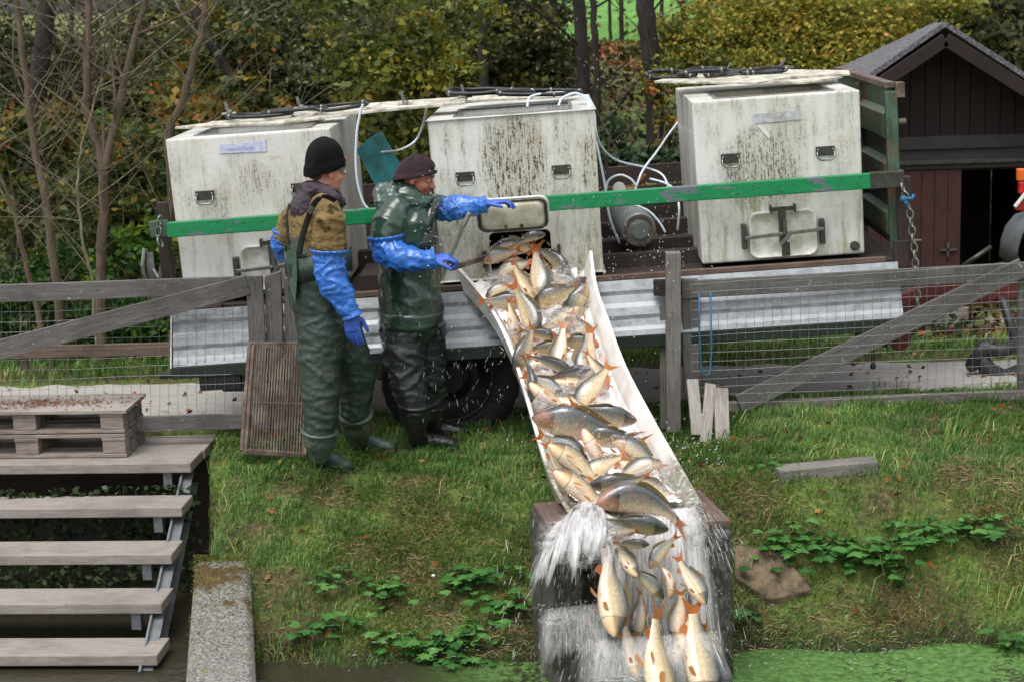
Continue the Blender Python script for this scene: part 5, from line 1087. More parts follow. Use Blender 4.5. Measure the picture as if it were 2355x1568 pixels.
def carp(u, v, ln, head, roll, k, Y, label, tilt=0., group='carp sliding down the chute', sc=1.):
    """head: direction of the head in degrees (0 right, 90 up); roll 0 = flank seen, 90 = back seen, -90 = belly seen"""
    c = P(u, v, Y); d = np.linalg.norm(c-CC); L = ln*d/F/1.0/max(.3, cos(radians(tilt)))*sc
    right, up, tow = RC[:,0], RC[:,1], RC[:,2]; a = radians(head)
    hx = (right*cos(a)+up*sin(a))*cos(radians(tilt)) + tow*sin(radians(tilt)); X = -hx  # +x of the mesh is tailwards
    pe = -right*sin(a)+up*cos(a)
    if pe @ up < 0: pe = -pe
    D = pe*cos(radians(roll)) + tow*sin(radians(roll)); D = unit(D - X*(D@X)); Yv = np.cross(D, X)
    M = Matrix([[X[i]*L, Yv[i]*L, D[i]*L, c[i]] for i in range(3)]+[[0,0,0,1]])
    r = bpy.data.objects.new('carp', None); COL.objects.link(r); r.matrix_basis = M; r.empty_display_size = .1; tag(r, label, 'carp', group)
    for nm, me in VAR[k]: o = bpy.data.objects.new(nm, me); COL.objects.link(o); o.parent = r
    return r
def Yc(v): return float(np.interp(v, [540,620,690,775,870,975,1060,1125,1180,1250,1568], [10.98,10.82,10.55,10.2,9.85,9.42,9.05,8.75,8.42,8.22,7.95]))
FISH = [
(1180,572,128,183,8,0.,'olive carp lying sideways in the tank outlet, uppermost of all the carp',.02,0),
(1215,548,95,20,60,.7,'dark carp back half hidden deep inside the tank outlet',.2,0),
(1278,600,118,-40,55,.7,'dark sleek carp shooting rightward out of the outlet corner',.12,25),
(1238,636,112,-84,25,0.,'carp plunging head down in the middle just below the outlet',.08,25),
(1180,618,92,205,-15,.7,'golden blurred carp close under the left side of the outlet',.04,0),
(1276,684,112,200,15,1.9,'curled carp with raised orange tail near right rim below the outlet',.06,0),
(1326,712,122,68,12,-.7,'carp with its grey head raised against the right chute wall',.10,10),
(1214,722,122,-68,30,.7,'thick golden carp with scaly back, dark head pointing down the chute',.12,20),
(1164,697,100,-4,20,0.,'dark backed carp close to the left rim, uppermost there',.08,0),
(1147,668,74,215,-10,.7,'small orange finned carp at the left rim below the steel bar',.03,0),
(1244,770,82,-12,40,0.,'dark headed carp crosswise under the thick golden carp',.06,0),
(1208,808,105,-112,35,.7,'grey scaled carp by the left rim at the chute bend',.07,15),
(1262,803,88,0,30,0.,'small olive carp in the middle of the chute bend',.03,0),
(1328,790,96,-10,25,-.7,'dark olive carp by right wall at the chute bend',.05,0),
(1288,808,104,-98,-20,0.,'pale carp diving away with red tail up in chute bend',.09,20),
(1272,835,104,-24,60,.7,'dark carp with rounded back in front of the pale diving carp',.12,0),
(1352,828,122,-95,15,0.,'broad golden scaled carp right of the chute bend',.08,25),
(1310,858,96,12,55,0.,'dark carp lifting an open round mouth in mid chute',.12,-10),
(1222,872,98,-82,78,.7,'blue grey headed carp pressed along the left rim',.10,20),
(1330,884,112,178,-45,-.7,'slender pale carp stretched crosswise above the orange tailed one',.05,0),
(1266,918,118,150,-72,-.7,'cream carp belly up beside the left rim',.09,0),
(1360,898,128,-124,-12,.7,'carp with upright orange tail by the right wall',.13,15),
(1290,958,110,172,20,0.,'grey carp behind the longest dark carp',.04,0),
(1392,958,140,-12,35,-.7,'dark carp with open mouth facing the right chute wall',.12,0),
(1330,982,205,168,32,0.,'longest dark carp lying right across the chute',.15,0),
(1405,1010,132,172,35,.7,'grey carp just below the longest one, toward the right',.06,0),
(1300,1032,118,-30,10,.7,'cream and grey carp curled near the lower left rim',.07,0),
(1372,1044,126,118,-78,0.,'pinkish carp belly up in the lower middle of chute',.11,0),
(1463,1042,112,150,-5,0.,'cream carp lying beside the lower right wall',.07,0),
(1470,1078,104,20,-20,-.7,'golden carp with orange tail raised at lower right',.13,0),
(1322,1062,142,146,-50,0.,'long cream carp sliding along the lower left rim',.14,10),
(1420,1112,126,188,42,.7,'dark headed carp just above the chute end',.14,0),
(1500,1122,96,160,-20,0.,'pale carp under splashing water near the chute end',.07,0),
(1340,1130,158,144,-58,0.,'lowest cream carp at the left corner of the chute end',.15,10),
(1470,1152,205,168,38,-1.9,'big curved dark carp whose orange tail sticks up right of chute end',.16,0),
]
for (u, v, ln, hd_, ro, k, lb, lift, ti) in FISH: carp(u, v, ln, hd_, ro, k, Yc(v)-lift, lb, ti, sc=.95 if v < 605 else 1.17)
FILL = [(1150,590,80,200,20,0.,'small carp tail deep at the left edge of the outlet'),(1205,655,100,-60,-30,.7,'golden carp sliding under the middle plunging one'),(1300,652,96,-30,10,0.,'orange finned carp beneath the dark sleek one'),
(1180,745,96,-80,-50,0.,'peach bellied carp along left rim above the bend'),(1290,735,104,30,-30,.7,'pale carp crosswise in the foaming middle'),(1340,765,90,-60,10,0.,'grey carp sliding along the right wall above the bend'),(1245,835,92,200,-30,0.,'pale carp under the dark rounded one'),
(1255,888,96,-30,10,.7,'golden carp behind the blue grey headed one'),(1375,855,90,-60,-40,0.,'cream carp low against the right wall'),(1310,925,108,-20,-50,0.,'pink bellied carp between cream and orange tailed carps'),(1380,1075,110,-150,-20,.7,'golden carp under the belly up pinkish one'),
(1290,1075,110,-60,20,0.,'grey gold carp squeezed at the lower left rim'),(1430,1065,96,-30,-60,0.,'pinkish carp between the cream carp and the pinkish one'),(1400,1150,110,-160,-40,0.,'cream carp under the big curved dark one'),(1445,1030,100,140,20,-.7,'grey gold carp right of the belly up one')]
for (u, v, ln, hd_, ro, k, lb) in FILL: carp(u, v, ln, hd_, ro, k, Yc(v)-.045, lb, 5, sc=1.15)
FALL = [
(1462,1206,158,-8,48,0.,8.20,'long grey carp tipping over the end of the chute',0),
(1455,1250,80,-2,50,0.,8.10,'dark headed carp falling just under the chute lip',0),
(1425,1222,78,185,10,.7,8.15,'carp with amber fin in the water at the chute lip',0),
(1402,1372,190,-86,-22,.7,8.02,'falling carp with tall orange tail at the left',20),
(1490,1338,108,-42,35,.7,8.1,'dark carp falling in the middle behind the streams',0),
(1592,1340,118,-60,-15,.7,8.05,'pale carp falling beside the right pillar',15),
(1510,1535,220,-84,-55,.7,7.85,'largest cream bellied carp falling at the bottom',25),
(1606,1515,210,-84,-10,.7,7.92,'falling carp with red orange tail at bottom right',20),
(1652,1528,168,-72,75,0.,7.95,'slate grey backed carp falling at the right pillar foot',15),
(1562,1422,118,-95,-20,-.7,8.05,'orange finned carp falling between the two right streams',0),
(1440,1290,100,-60,-20,1.9,8.12,'curled pale carp tumbling under the lip',10),
(1520,1270,96,-130,20,-.7,8.16,'amber finned carp falling right under the chute lip',10),
(1470,1420,110,-100,40,.7,8.12,'grey backed carp tumbling in the middle of the fall',15),
(1540,1330,96,-70,-70,-1.9,8.14,'curled cream carp between the falling streams',10),
(1570,1475,120,-110,-60,-.7,8.0,'golden carp overlapping the red tailed one',10),
(1450,1500,130,-75,-30,.7,7.98,'pale gold carp left of the largest falling one',15),
(1392,1478,118,-52,55,0.,8.1,'dark carp falling at bottom left behind the spray',0),
]
for (u, v, ln, hd_, ro, k, Y_, lb, ti) in FALL: carp(u, v, ln, hd_, ro, k, Y_, lb, ti, 'carp falling from the chute end', 1.06)
# ============================================================ WATER
def waterm(name, lo, hi, white=.8, uvs=(6, 1.2), edge=True, b=.03):
    m = Mat(name, .12, (white, white*.985, white*.985)); m.b.inputs['Specular IOR Level'].default_value = .6
    n1 = m.noise(m.co('UV', (uvs[0], uvs[1], 1)), 4, 6, .72, .4); n2 = m.noise(m.co('UV', (uvs[0]*3.2, uvs[1]*.9, 1), loc=(3,7,0)), 5, 4, .7)
    a = m.rng(m.math('ADD', m.math('MULTIPLY', n1, .6), m.math('MULTIPLY', n2, .4)), lo, hi)
    if edge: a = m.math('MULTIPLY', a, m.attr('w'), True)
    m.l(a, m.b.inputs['Alpha']); m.bump(m.mix(.5, n1, n2), b); return m.m
FOAM = waterm('rushing_water', .2, .5, .95, (4, 4), b=.004); CURT = waterm('falling_water', .34, .56, .92, (15, 1.3), b=.008)
# rushing water over the chute floor
nu, nv = 40, 220; X = []; W_ = []; UV_ = []
for i in range(nv):
    t = 7.0*i/(nv-1)
    for j in range(nu):
        q_ = j/(nu-1); p = chfloor(.02+.96*q_, t); n0 = noise.noise(Vector((q_*7, t*3.1, 0)))+.6*noise.noise(Vector((q_*19, t*9, 4)))+.35*noise.noise(Vector((q_*45, t*22, 9)))
        X.append(p+np.array([0,0,.035+.022*n0])); W_.append(1.); UV_.append((q_*.8, t*.4))
i, j = np.meshgrid(np.arange(nv-1), np.arange(nu-1)); a = (i*nu+j).ravel()
tag(npmesh('rushing_water', np.array(X), np.stack([a, a+1, a+nu+1, a+nu], 1), FOAM, attr={'w': W_}, smooth=True, uv=UV_), 'foaming water rushing down the chute floor', 'water', kind='stuff')
# sheets that fall in ballistic arcs from the lip
def join_sheets(name, specs):
    VV, FF, WW, UU, off = [], [], [], [], 0
    for sp in specs:
        p0, p1, vx0, vx1, vy, n_u, n_v, T0 = sp['a']; seed = sp['seed']; X = []
        for i in range(n_v):
            t = T0*i/(n_v-1); tt = i/(n_v-1)
            for j in range(n_u):
                q_ = j/(n_u-1); p = np.array(p0)*(1-q_)+np.array(p1)*q_; vx = vx0*(1-q_)+vx1*q_; T1 = t*(.8+.45*(noise.noise(Vector((q_*9+seed, 0, 0)))+.5))
                z = p[2]+sp['up']*sin(pi*q_)*T1*4-4.9*T1*T1; w = np.array([p[0]+vx*T1, p[1]-vy*T1*(1+sp['spread']*sin(pi*q_)), z])
                nn = noise.noise(Vector((q_*11+seed, t*8, 0)))+.6*noise.noise(Vector((q_*31+seed, t*15, 3)))
                X.append(w+np.array([nn*.02*tt, -nn*.08*(.15+t), .02*nn*tt])); ed = min(q_, 1-q_)
                WW.append(sp.get('thin', 1.)*min(1, 1.5*(1-tt)**.55)*min(1, 7*ed+.05)*(min(1, tt*sp['fade']) if sp['fade'] else 1)); UU.append((q_*.6+seed, tt*.8+.1*nn))
        i, j = np.meshgrid(np.arange(n_v-1), np.arange(n_u-1)); a = (i*n_u+j).ravel(); FF.append(np.stack([a, a+1, a+n_u+1, a+n_u], 1)+off); VV += X; off += len(X)
    return npmesh(name, np.array(VV), np.concatenate(FF), CURT, attr={'w': WW}, smooth=True, uv=UU)
lipL, lipR = P(1315,1186,8.40), P(1600,1165,8.50)
def mx(q_): return lipL*(1-q_)+lipR*q_
tag(join_sheets('falling_water', [dict(a=(P(1285,1196,8.42), P(1425,1188,8.34), -.40-.10*k, .08, .9+.05*k, 60, 60, .20+.02*k), seed=1.+k*3.7, up=.42-.05*k, spread=.45, fade=0) for k in range(4)]), 'domed sheet of white water bursting off the left of the chute lip', 'water', kind='stuff')
tag(join_sheets('falling_water', [dict(a=(mx(.42), mx(1.0), -.12, .18+.03*k, .72+.06*k, 70, 70, .38), seed=21.+k*3.1, up=.1, spread=0, fade=0, thin=.55) for k in range(3)]), 'streaked water sheet pouring off the right of the chute lip', 'water', kind='stuff')
tag(join_sheets('falling_water', [dict(a=(P(1240,1400,8.2), P(1410,1382,8.08), -.05, .05, .2+.08*k, 60, 40, .22), seed=41.+k*2.3, up=.03, spread=0, fade=1.3, thin=.42) for k in range(2)]), 'second lower splash sheet against the left pillar', 'water', kind='stuff')
tag(join_sheets('falling_water', [dict(a=(P(1330,1470,8.0), P(1660,1450,7.95), -.1, .08, .3+.1*k, 60, 40, .22), seed=61.+k*2.9, up=.03, spread=0, fade=1.3, thin=.45) for k in range(2)]), 'white water plunging into the pond at bottom', 'water', kind='stuff')
# strands and drops
DROP = Mat('water_drops', .08, (.85,.87,.88)); DROP.b.inputs['Alpha'].default_value = .55; DROP = DROP.m
def drops(name, label, cen, dirs, lens, rads, mat=DROP):
    cen = np.asarray(cen); dirs = dirs/np.linalg.norm(dirs, axis=1)[:,None]; n = len(cen); s_ = np.cross(dirs, np.array([.3,.9,.2])); s_ /= np.linalg.norm(s_, axis=1)[:,None]; t_ = np.cross(dirs, s_)
    prof = [(-.5,.0),(-.25,.8),(.15,1.),(.42,.7),(.5,.0)]; V = []
    for (a, r) in prof:
        for k in range(4): th = pi/2*k; V.append(cen+dirs*(a*lens)[:,None]+(s_*cos(th)+t_*sin(th))*(r*rads+1e-5)[:,None])
    V = np.stack(V, 1).reshape(-1,3); q = []
    for i in range(4):
        for k in range(4): q.append((i*4+k, i*4+(k+1)%4, (i+1)*4+(k+1)%4, (i+1)*4+k))
    Fc = (np.arange(n)[:,None,None]*20+np.array(q)[None]).reshape(-1,4)
    return tag(npmesh(name, V, Fc, mat, smooth=True), label, 'water', kind='stuff')
def strands(n, p0f, vxf, vyf, tmax, seed):
    r_ = np.random.default_rng(seed); C_ = []; D_ = []; L_ = []; R_ = []
    for _ in range(n):
        q_ = r_.random(); t = tmax*r_.random()**.8; p = p0f(q_); vx = vxf(q_)+r_.normal()*.22; vy = vyf*(.7+.6*r_.random()); vz0 = .35*r_.random()
        c = np.array([p[0]+vx*t, p[1]-vy*t, p[2]+vz0*t-4.9*t*t]); d = np.array([vx, -vy, vz0-9.8*t]); C_.append(c); D_.append(d); s_ = np.linalg.norm(d); L_.append(.006+.035*s_*r_.random()**2); R_.append(.0004+.0014*r_.random()**3)
    return C_, np.array(D_), np.array(L_), np.array(R_)
C1 = strands(700, lambda q: P(1300,1192,8.42)*(1-q)+P(1430,1186,8.34)*q, lambda q: -.5*(1-q)+.15*q, .95, .24, 3)
C2 = strands(1100, lambda q: mx(.3+.7*q), lambda q: -.1+.3*q, .85, .38, 4)
C3 = strands(260, lambda q: P(1240,1390,8.22)*(1-q)+P(1420,1372,8.08)*q, lambda q: -.2+.2*q, .4, .24, 5)
C4 = strands(220, lambda q: mx(.85+.15*q)+np.array([0,0,.03]), lambda q: .3+.4*q, .5, .26, 6)
C5 = strands(500, lambda q: P(1330,1480,8.0)*(1-q)+P(1650,1450,7.98)*q, lambda q: -.2+.4*q, .4, .2, 7)
drops('water_strands', 'white strands of water falling from the chute end', np.concatenate([np.array(c[0]) for c in (C1,C2,C3,C4,C5)]), *[np.concatenate([c[i] for c in (C1,C2,C3,C4,C5)]) for i in (1,2,3)])
# spray drops round the outlet, the men and over the bank
r_ = np.random.default_rng(11); C_ = []; D_ = []; L_ = []; R_ = []
def spray(n, u, v, su, sv, Y, sy_, d, l, r):
    for _ in range(n):
        c = P(u+r_.normal()*su, v+r_.normal()*sv, Y+r_.normal()*sy_); C_.append(c); D_.append(np.array(d)+r_.normal(size=3)*.35); L_.append(l*(.4+r_.random())); R_.append(r*(.5+r_.random()))
spray(170, 1200, 620, 130, 60, 10.6, .12, (.1,0,-1), .016, .0011)
spray(120, 1060, 800, 60, 110, 10.35, .15, (-.1,0,-1), .034, .0009)
spray(110, 1500, 480, 120, 100, 10.6, .15, (.15,0,-1), .014, .0011)
spray(45, 1500, 600, 70, 30, 10.6, .1, (.4,0,-.5), .012, .0022)
spray(120, 1420, 150, 160, 100, 11.2, .3, (.15,0,-1), .02, .0009)
spray(60, 1010, 500, 30, 60, 10.15, .04, (1,0,-.05), .012, .0014)
spray(60, 1600, 1040, 35, 45, 8.9, .1, (.5,-.2,.5), .015, .0014)
spray(70, 1960, 1440, 190, 60, 8.6, .1, (1,0,.38), .022, .0007)
spray(60, 1820, 1510, 160, 26, 8.45, .1, (1,0,.2), .02, .0009)
spray(60, 1050, 1470, 110, 50, 8.6, .1, (1,0,-.08), .02, .0008)
spray(35, 1180, 1380, 24, 90, 8.5, .1, (-.2,0,-1), .045, .0012)
spray(260, 1300, 800, 90, 110, 10.1, .1, (.1,-.3,.7), .012, .0020)
spray(420, 1400, 1080, 90, 70, 8.85, .08, (.1,-.3,.4), .012, .0018)
drops('water_spray', 'fine drops of spray flying round the tank outlet, chute and bank', C_, np.array(D_), np.array(L_), np.array(R_))
# foam lumps between the fish: small bumpy water tongues
def lump(u, v, Y, w_, h_, seed):
    c = P(u, v, Y); X = []; n_ = 18
    for i in range(n_):
        for j in range(n_):
            a, b_ = i/(n_-1)*2-1, j/(n_-1)*2-1; rr = max(0, 1-(a*a+b_*b_)); n0 = noise.noise(Vector((a*3+seed, b_*3, 0)))+.6*noise.noise(Vector((a*8+seed, b_*8, 2)))
            X.append((c+RC[:,0]*a*w_+RC[:,1]*b_*h_+RC[:,2]*(sqrt(rr)*.05+n0*.025-.03), min(1, rr**1.3*1.5)))
    i, j = np.meshgrid(np.arange(n_-1), np.arange(n_-1)); a = (i*n_+j).ravel()
    return np.array([x[0] for x in X]), [x[1] for x in X], np.stack([a, a+1, a+n_+1, a+n_], 1), [(i/(n_-1)*.3+seed, j/(n_-1)*.3) for i in range(n_) for j in range(n_)]
V_, W_, F_, U_ = [], [], [], []; off = 0
for k, (u, v, Y_, w, h_) in enumerate([(1150,650,10.62,.12,.09),(1300,640,10.6,.11,.09),(1290,735,10.2,.13,.08),(1190,760,10.2,.08,.06),(1330,760,10.1,.1,.06),(1240,850,9.8,.09,.05),(1290,900,9.6,.11,.06),(1350,860,9.75,.09,.07),(1450,1000,9.2,.08,.06),(1500,1090,8.75,.12,.08),(1545,1130,8.6,.1,.07),(1250,940,9.5,.05,.08),(1330,1225,8.2,.2,.10),(1285,1250,8.16,.12,.08),(1390,1240,8.12,.13,.10),(1335,1275,8.12,.15,.08),(1285,1430,8.1,.1,.05),(1600,1215,8.25,.07,.12),(1460,1565,7.9,.25,.05),(1345,700,10.35,.04,.05)]):
    a_, b_, c_, d_ = lump(u, v, Y_, w, h_, k*2.3); V_.append(a_); W_ += b_; F_.append(c_+off); U_ += d_; off += len(a_)
tag(npmesh('splashing_foam', np.concatenate(V_), np.concatenate(F_), waterm('foam_lumps', .42, .6, .85, (16,16)), attr={'w': W_}, smooth=True, uv=U_), 'white splashes of foam thrown up between the sliding carp', 'water', kind='stuff')
# ============================================================ VEGETATION
def leaves(cen, size, up=None, asp=.62, droop=.0, seed=0, clump=None, fold_=.25):
    """diamond leaves; returns verts, faces, rnd"""
    r_ = np.random.default_rng(seed); n = len(cen); cen = np.asarray(cen, float); size = np.broadcast_to(size, n)
    a = r_.normal(size=(n,3)); a[:,2] = a[:,2]*.6-droop; a /= np.linalg.norm(a, axis=1)[:,None]
    b = r_.normal(size=(n,3)); b -= a*(a*b).sum(1)[:,None]; b /= np.linalg.norm(b, axis=1)[:,None]; c = np.cross(a, b)
    s = size[:,None]; V = np.stack([cen-a*s*.5, cen+b*s*asp*.5+c*s*fold_*.4-a*s*.05, cen+a*s*.5, cen-b*s*asp*.5+c*s*fold_*.4-a*s*.05], 1).reshape(-1,3)
    Fc = np.arange(n*4).reshape(n,4); rn = r_.random(n) if clump is None else np.clip(clump+r_.normal(size=n)*.2, 0, 1)
    return V, Fc, np.repeat(rn, 4)
def leafobj(name, parts, mat, parent=None):
    V = []; Fc = []; Rn = []; off = 0
    for v, f, r in parts: V.append(v); Fc.append(f+off); Rn.append(r); off += len(v)
    return npmesh(name, np.concatenate(V), np.concatenate(Fc), mat, parent, attr={'rnd': np.concatenate(Rn)})
def blob_pts(c, r, n, seed, shell=.5):
    r_ = np.random.default_rng(seed); nc = max(6, n//70); cc = r_.normal(size=(nc,3)); cc /= np.linalg.norm(cc, axis=1)[:,None]; cc *= (shell+(1-shell)*r_.random((nc,1)))
    k = r_.integers(0, nc, n); p = cc[k] + r_.normal(size=(n,3))*.17; tone = r_.random(nc)[k]
    return np.asarray(c)+p*np.asarray(r), tone
def gz_(x, y): return float(tz(x, y))
def branchy(b, p, d, L, r, depth, rr, n=5, up=.15, cut=3):
    pts = [np.array(p)]; dd = unit(d); m_ = 5
    for i in range(m_): dd = unit(dd+np.array([rr.gauss(0,.13), rr.gauss(0,.10), rr.gauss(0,.08)+up*.2])); pts.append(pts[-1]+dd*L/m_)
    b.tube(pts, [r*(1-.75*i/m_) for i in range(m_+1)], n if r > .01 else 3, cap=False)
    if depth <= 0 or L < .12: return pts
    for k in range(cut):
        i = rr.randint(1, m_-1); nd = unit(dd*.55+np.array([rr.gauss(0,.75), rr.gauss(0,.5), rr.gauss(.1,.45)])); branchy(b, pts[i], nd, L*(.45+.3*rr.random()), r*(1-.75*i/m_)*.5, depth-1, rr, n, up, cut)
    return pts
def ptree(name, label, cat, px, Y, w, matb, group=None, twigs=0, seed=0, leaf=None, tw=(1.3,.012)):
    """trunk through measured places, carried on above the frame"""
    rr = random.Random(seed); pts = [P(u, v, Y) for u, v in px]
    base = pts[-1].copy(); g = gz_(base[0], Y); 
    if base[2] > g: base[2] = g-.05; pts.append(base)
    r = thing(name, label, cat, (base[0], Y, g), group); k = np.linalg.norm(pts[0]-CC)/F/2
    pts = pts[::-1]; n = len(pts); ws = np.interp(np.linspace(0,1,n), np.linspace(0,1,len(w)), w[::-1])*k
    b = MB(); out = []; wr = []
    for i in range(n-1):
        p0, p1, p2, p3 = pts[max(i-1,0)], pts[i], pts[i+1], pts[min(i+2,n-1)]
        for f in np.linspace(0,1,6)[:-1]: out.append(.5*((2*p1)+(-p0+p2)*f+(2*p0-5*p1+4*p2-p3)*f*f+(-p0+3*p1-3*p2+p3)*f**3)+np.array([rr.gauss(0,.006), rr.gauss(0,.006), 0])); wr.append(ws[i]*(1-f)+ws[i+1]*f)
    out.append(pts[-1]); wr.append(ws[-1]); b.tube(out, wr, 10); b.build('trunk', matb, r, smooth=True)
    if twigs:
        b = MB()
        for t in range(twigs):
            i = rr.randint(len(out)//4, len(out)-2); sd_ = rr.choice((-1,1)); branchy(b, out[i], (sd_*rr.uniform(.4,1), rr.uniform(-.5,.5), rr.uniform(.2,1.1)), tw[0]*rr.uniform(.5,1.2), max(tw[1]*rr.uniform(.6,1.2), .005), 2, rr)
        b.build('branches', BARK_GREY if matb is BARK_TAN else matb, r, smooth=True)
    if leaf:
        ps = []
        for li, (u, v, Yl_, rx, rz, n_, size, tone) in enumerate(leaf[1]):
            p, t = blob_pts(P(u, v, Yl_), (rx, min(rx, .8), rz), n_, seed*31+li); ps.append(leaves(p, size*(.6+.8*np.random.default_rng(li).random(len(p))), seed=seed*7+li, clump=t*.6+tone, droop=.3))
        leafobj('crown', ps, leaf[0], r)
    return r
# --- bare pale saplings on the left
g1 = 'bare pale stemmed young trees beyond the path'
ptree('bare_tree', 'bare pale sapling nearest the left edge, bowed trunk leaning inward', 'tree', [(35,-120),(38,0),(60,200),(78,330),(105,470),(130,650),(152,862)], 13.5, [10,17,23], BARK_TAN, g1, 22, 1, tw=(1.4,.009))
t_ = ptree('bare_tree', 'forked bare tree with two pale stems left of the left tank', 'tree', [(205,-120),(207,0),(200,150),(205,270),(237,390),(233,650),(236,862)], 13.4, [13,19,26], BARK_TAN, g1, 22, 2, tw=(1.4,.009))
b = MB(); q = [P(u,v,13.4) for u,v in ((236,400),(262,300),(285,190),(312,80),(336,0),(352,-120))]; b.tube(q, [.033,.03,.026,.023,.02,.015], 10, cap=False); rr = random.Random(5)
for t in range(9): branchy(b, q[rr.randint(0,4)], (rr.uniform(-1,1), rr.uniform(-.4,.4), rr.uniform(.2,1)), 1.2, .012, 2, rr)
b.build('fork_stem', BARK_TAN, t_, smooth=True)
ptree('bare_tree', 'slanting bare tree rising behind the left tank corner', 'tree', [(480,-120),(472,0),(455,110),(420,230),(388,320),(395,480),(370,640),(310,862)], 13.6, [12,18,22], BARK_TAN, g1, 20, 3, tw=(1.4,.009))
ptree('bare_tree', 'thin bare sapling curving in from the left frame edge', 'tree', [(-40,330),(0,405),(40,520),(68,640),(96,760),(128,862)], 13.3, [7,12,16], BARK_TAN, g1, 8, 4, tw=(.9,.007))
ptree('bare_tree', 'slim bare sapling between the bowed one and the forked tree', 'tree', [(235,180),(190,330),(178,430),(190,560),(214,650),(222,862)], 13.2, [4,7,9], BARK_GREY, g1, 10, 6, tw=(.8,.006))
# --- darker trunks
ptree('dark_tree', 'thick dark rough trunk behind the leftmost saplings', 'tree', [(130,-120),(112,0),(85,220),(60,430),(40,640),(30,840)], 16.5, [30,48,60], BARK_DARK, None, 10, 7, tw=(2.,.02))
ptree('dark_tree', 'dark trunk leaning to the left behind the left tank', 'tree', [(440,20),(490,110),(545,190),(600,262),(640,330),(700,500)], 16, [20,24,26], BARK_DARK, None, 6, 8, tw=(1.5,.015))
ptree('dark_tree', 'slim upright dark trunk above the left tank', 'tree', [(645,-120),(645,0),(650,130),(655,250),(660,420)], 17.5, [12,18,24], BARK_DARK, None, 10, 9, tw=(1.6,.015), leaf=(L_WIL, [(600,40,17.4,1.,.45,4200,.07,.2),(700,150,17.2,.9,.5,4800,.07,.2),(760,60,17.3,.8,.5,3600,.07,.3),(640,190,17.2,.7,.35,2600,.07,.1),(820,260,17,.6,.5,3000,.07,.2),(560,130,17.4,.6,.3,2200,.07,.2)]))
# --- the maple
ptree('maple_tree', 'yellow leaved young maple between left and middle tanks', 'tree', [(905,-100),(906,0),(902,120),(906,240),(900,360),(890,520)], 14.6, [10,14,18], BARK_GREY, None, 10, 10, tw=(1.1,.012), leaf=(L_YEL, [(900,40,14.5,.75,.3,1100,.068,-.05),(1000,40,14.6,.5,.3,800,.068,.2),(860,160,14.5,.5,.3,700,.065,-.1),(960,150,14.4,.6,.35,1300,.07,.1),(1020,190,14.6,.3,.3,400,.08,.3),(880,270,14.4,.5,.25,800,.068,.05),(945,330,14.2,.4,.3,1100,.068,.1),(880,390,14.3,.35,.3,500,.085,.1),(850,460,14.4,.3,.25,400,.08,-.1),(960,420,14.3,.25,.25,350,.08,.0)]))
# --- trunks of the wood on the right
g2 = 'dark forest trunks on the rise'
for i, (px, Y_, w, lb) in enumerate([
    ([(1105,-100),(1108,0),(1112,150),(1116,300)], 20, [20,22,26], 'slim dark trunk with hanging needles over the middle tank'),
    ([(1262,-100),(1266,0),(1276,120),(1284,260)], 21, [26,30,34], 'dark trunk directly above the middle of the middle tank'),
    ([(1326,-100),(1330,0),(1338,110),(1346,260)], 20, [28,30,34], 'thick dark trunk over the right half of the middle tank'),
    ([(1358,-100),(1362,0),(1370,110),(1374,300)], 19, [13,16,20], 'thin dark trunk close to the right of the thick one'),
    ([(1478,-100),(1484,0),(1494,110),(1506,240)], 19, [40,42,46], 'thickest black forest trunk in the gap between the tanks'),
    ([(1565,-100),(1570,0),(1572,90)], 25, [12,14,16], 'thin far trunk before the bright meadow'),
    ([(1606,-100),(1610,0),(1612,90)], 25, [17,18,20], 'far dark trunk at the left end of the yellow bush'),
    ([(1520,-100),(1522,0),(1524,110)], 26, [8,9,11], 'pencil thin far trunk beside the thickest one'),
    ([(1430,-100),(1428,0),(1430,100)], 26, [10,11,12], 'far trunk midway between the thin and thickest trunks'),
    ([(1400,-100),(1402,0),(1404,100)], 28, [7,8,9], 'very thin far trunk against the meadow'),
    ([(1186,-100),(1190,0),(1194,140)], 24, [14,15,17], 'far dark trunk left of the middle tank centre'),
    ([(1040,-100),(1042,0),(1046,150)], 23, [12,14,16], 'far dark trunk behind the maple right side'),
    ([(2262,-100),(2266,0),(2270,120)], 25, [18,20,24], 'dark trunk beyond the shed roof ridge right'),
    ([(760,-100),(762,0),(768,150),(772,300)], 20, [10,12,14], 'dim slim trunk left of the maple'),
    ([(560,-100),(556,0),(552,130),(548,260)], 21, [13,15,18], 'dim straight trunk over the right half of the left tank'),
    ([(395,-100),(398,0),(402,200),(400,400)], 20, [9,11,14], 'dim trunk seen between the forked and the slanting tree'),
    ([(170,-100),(166,0),(160,240),(158,500)], 19, [9,11,14], 'dim trunk just left of the forked tree'),
    ([(1230,-100),(1226,0),(1222,120),(1222,230)], 23, [8,9,10], 'thin dim trunk left of the one above middle tank'),
    ([(2080,-100),(2084,0),(2086,80)], 27, [10,12,14], 'thin trunk beyond the shed roof left of its ridge')]):
    ptree('forest_tree', lb, 'tree', px, Y_, w, BARK_DARK, g2, 3, 40+i, tw=(1.6,.014))
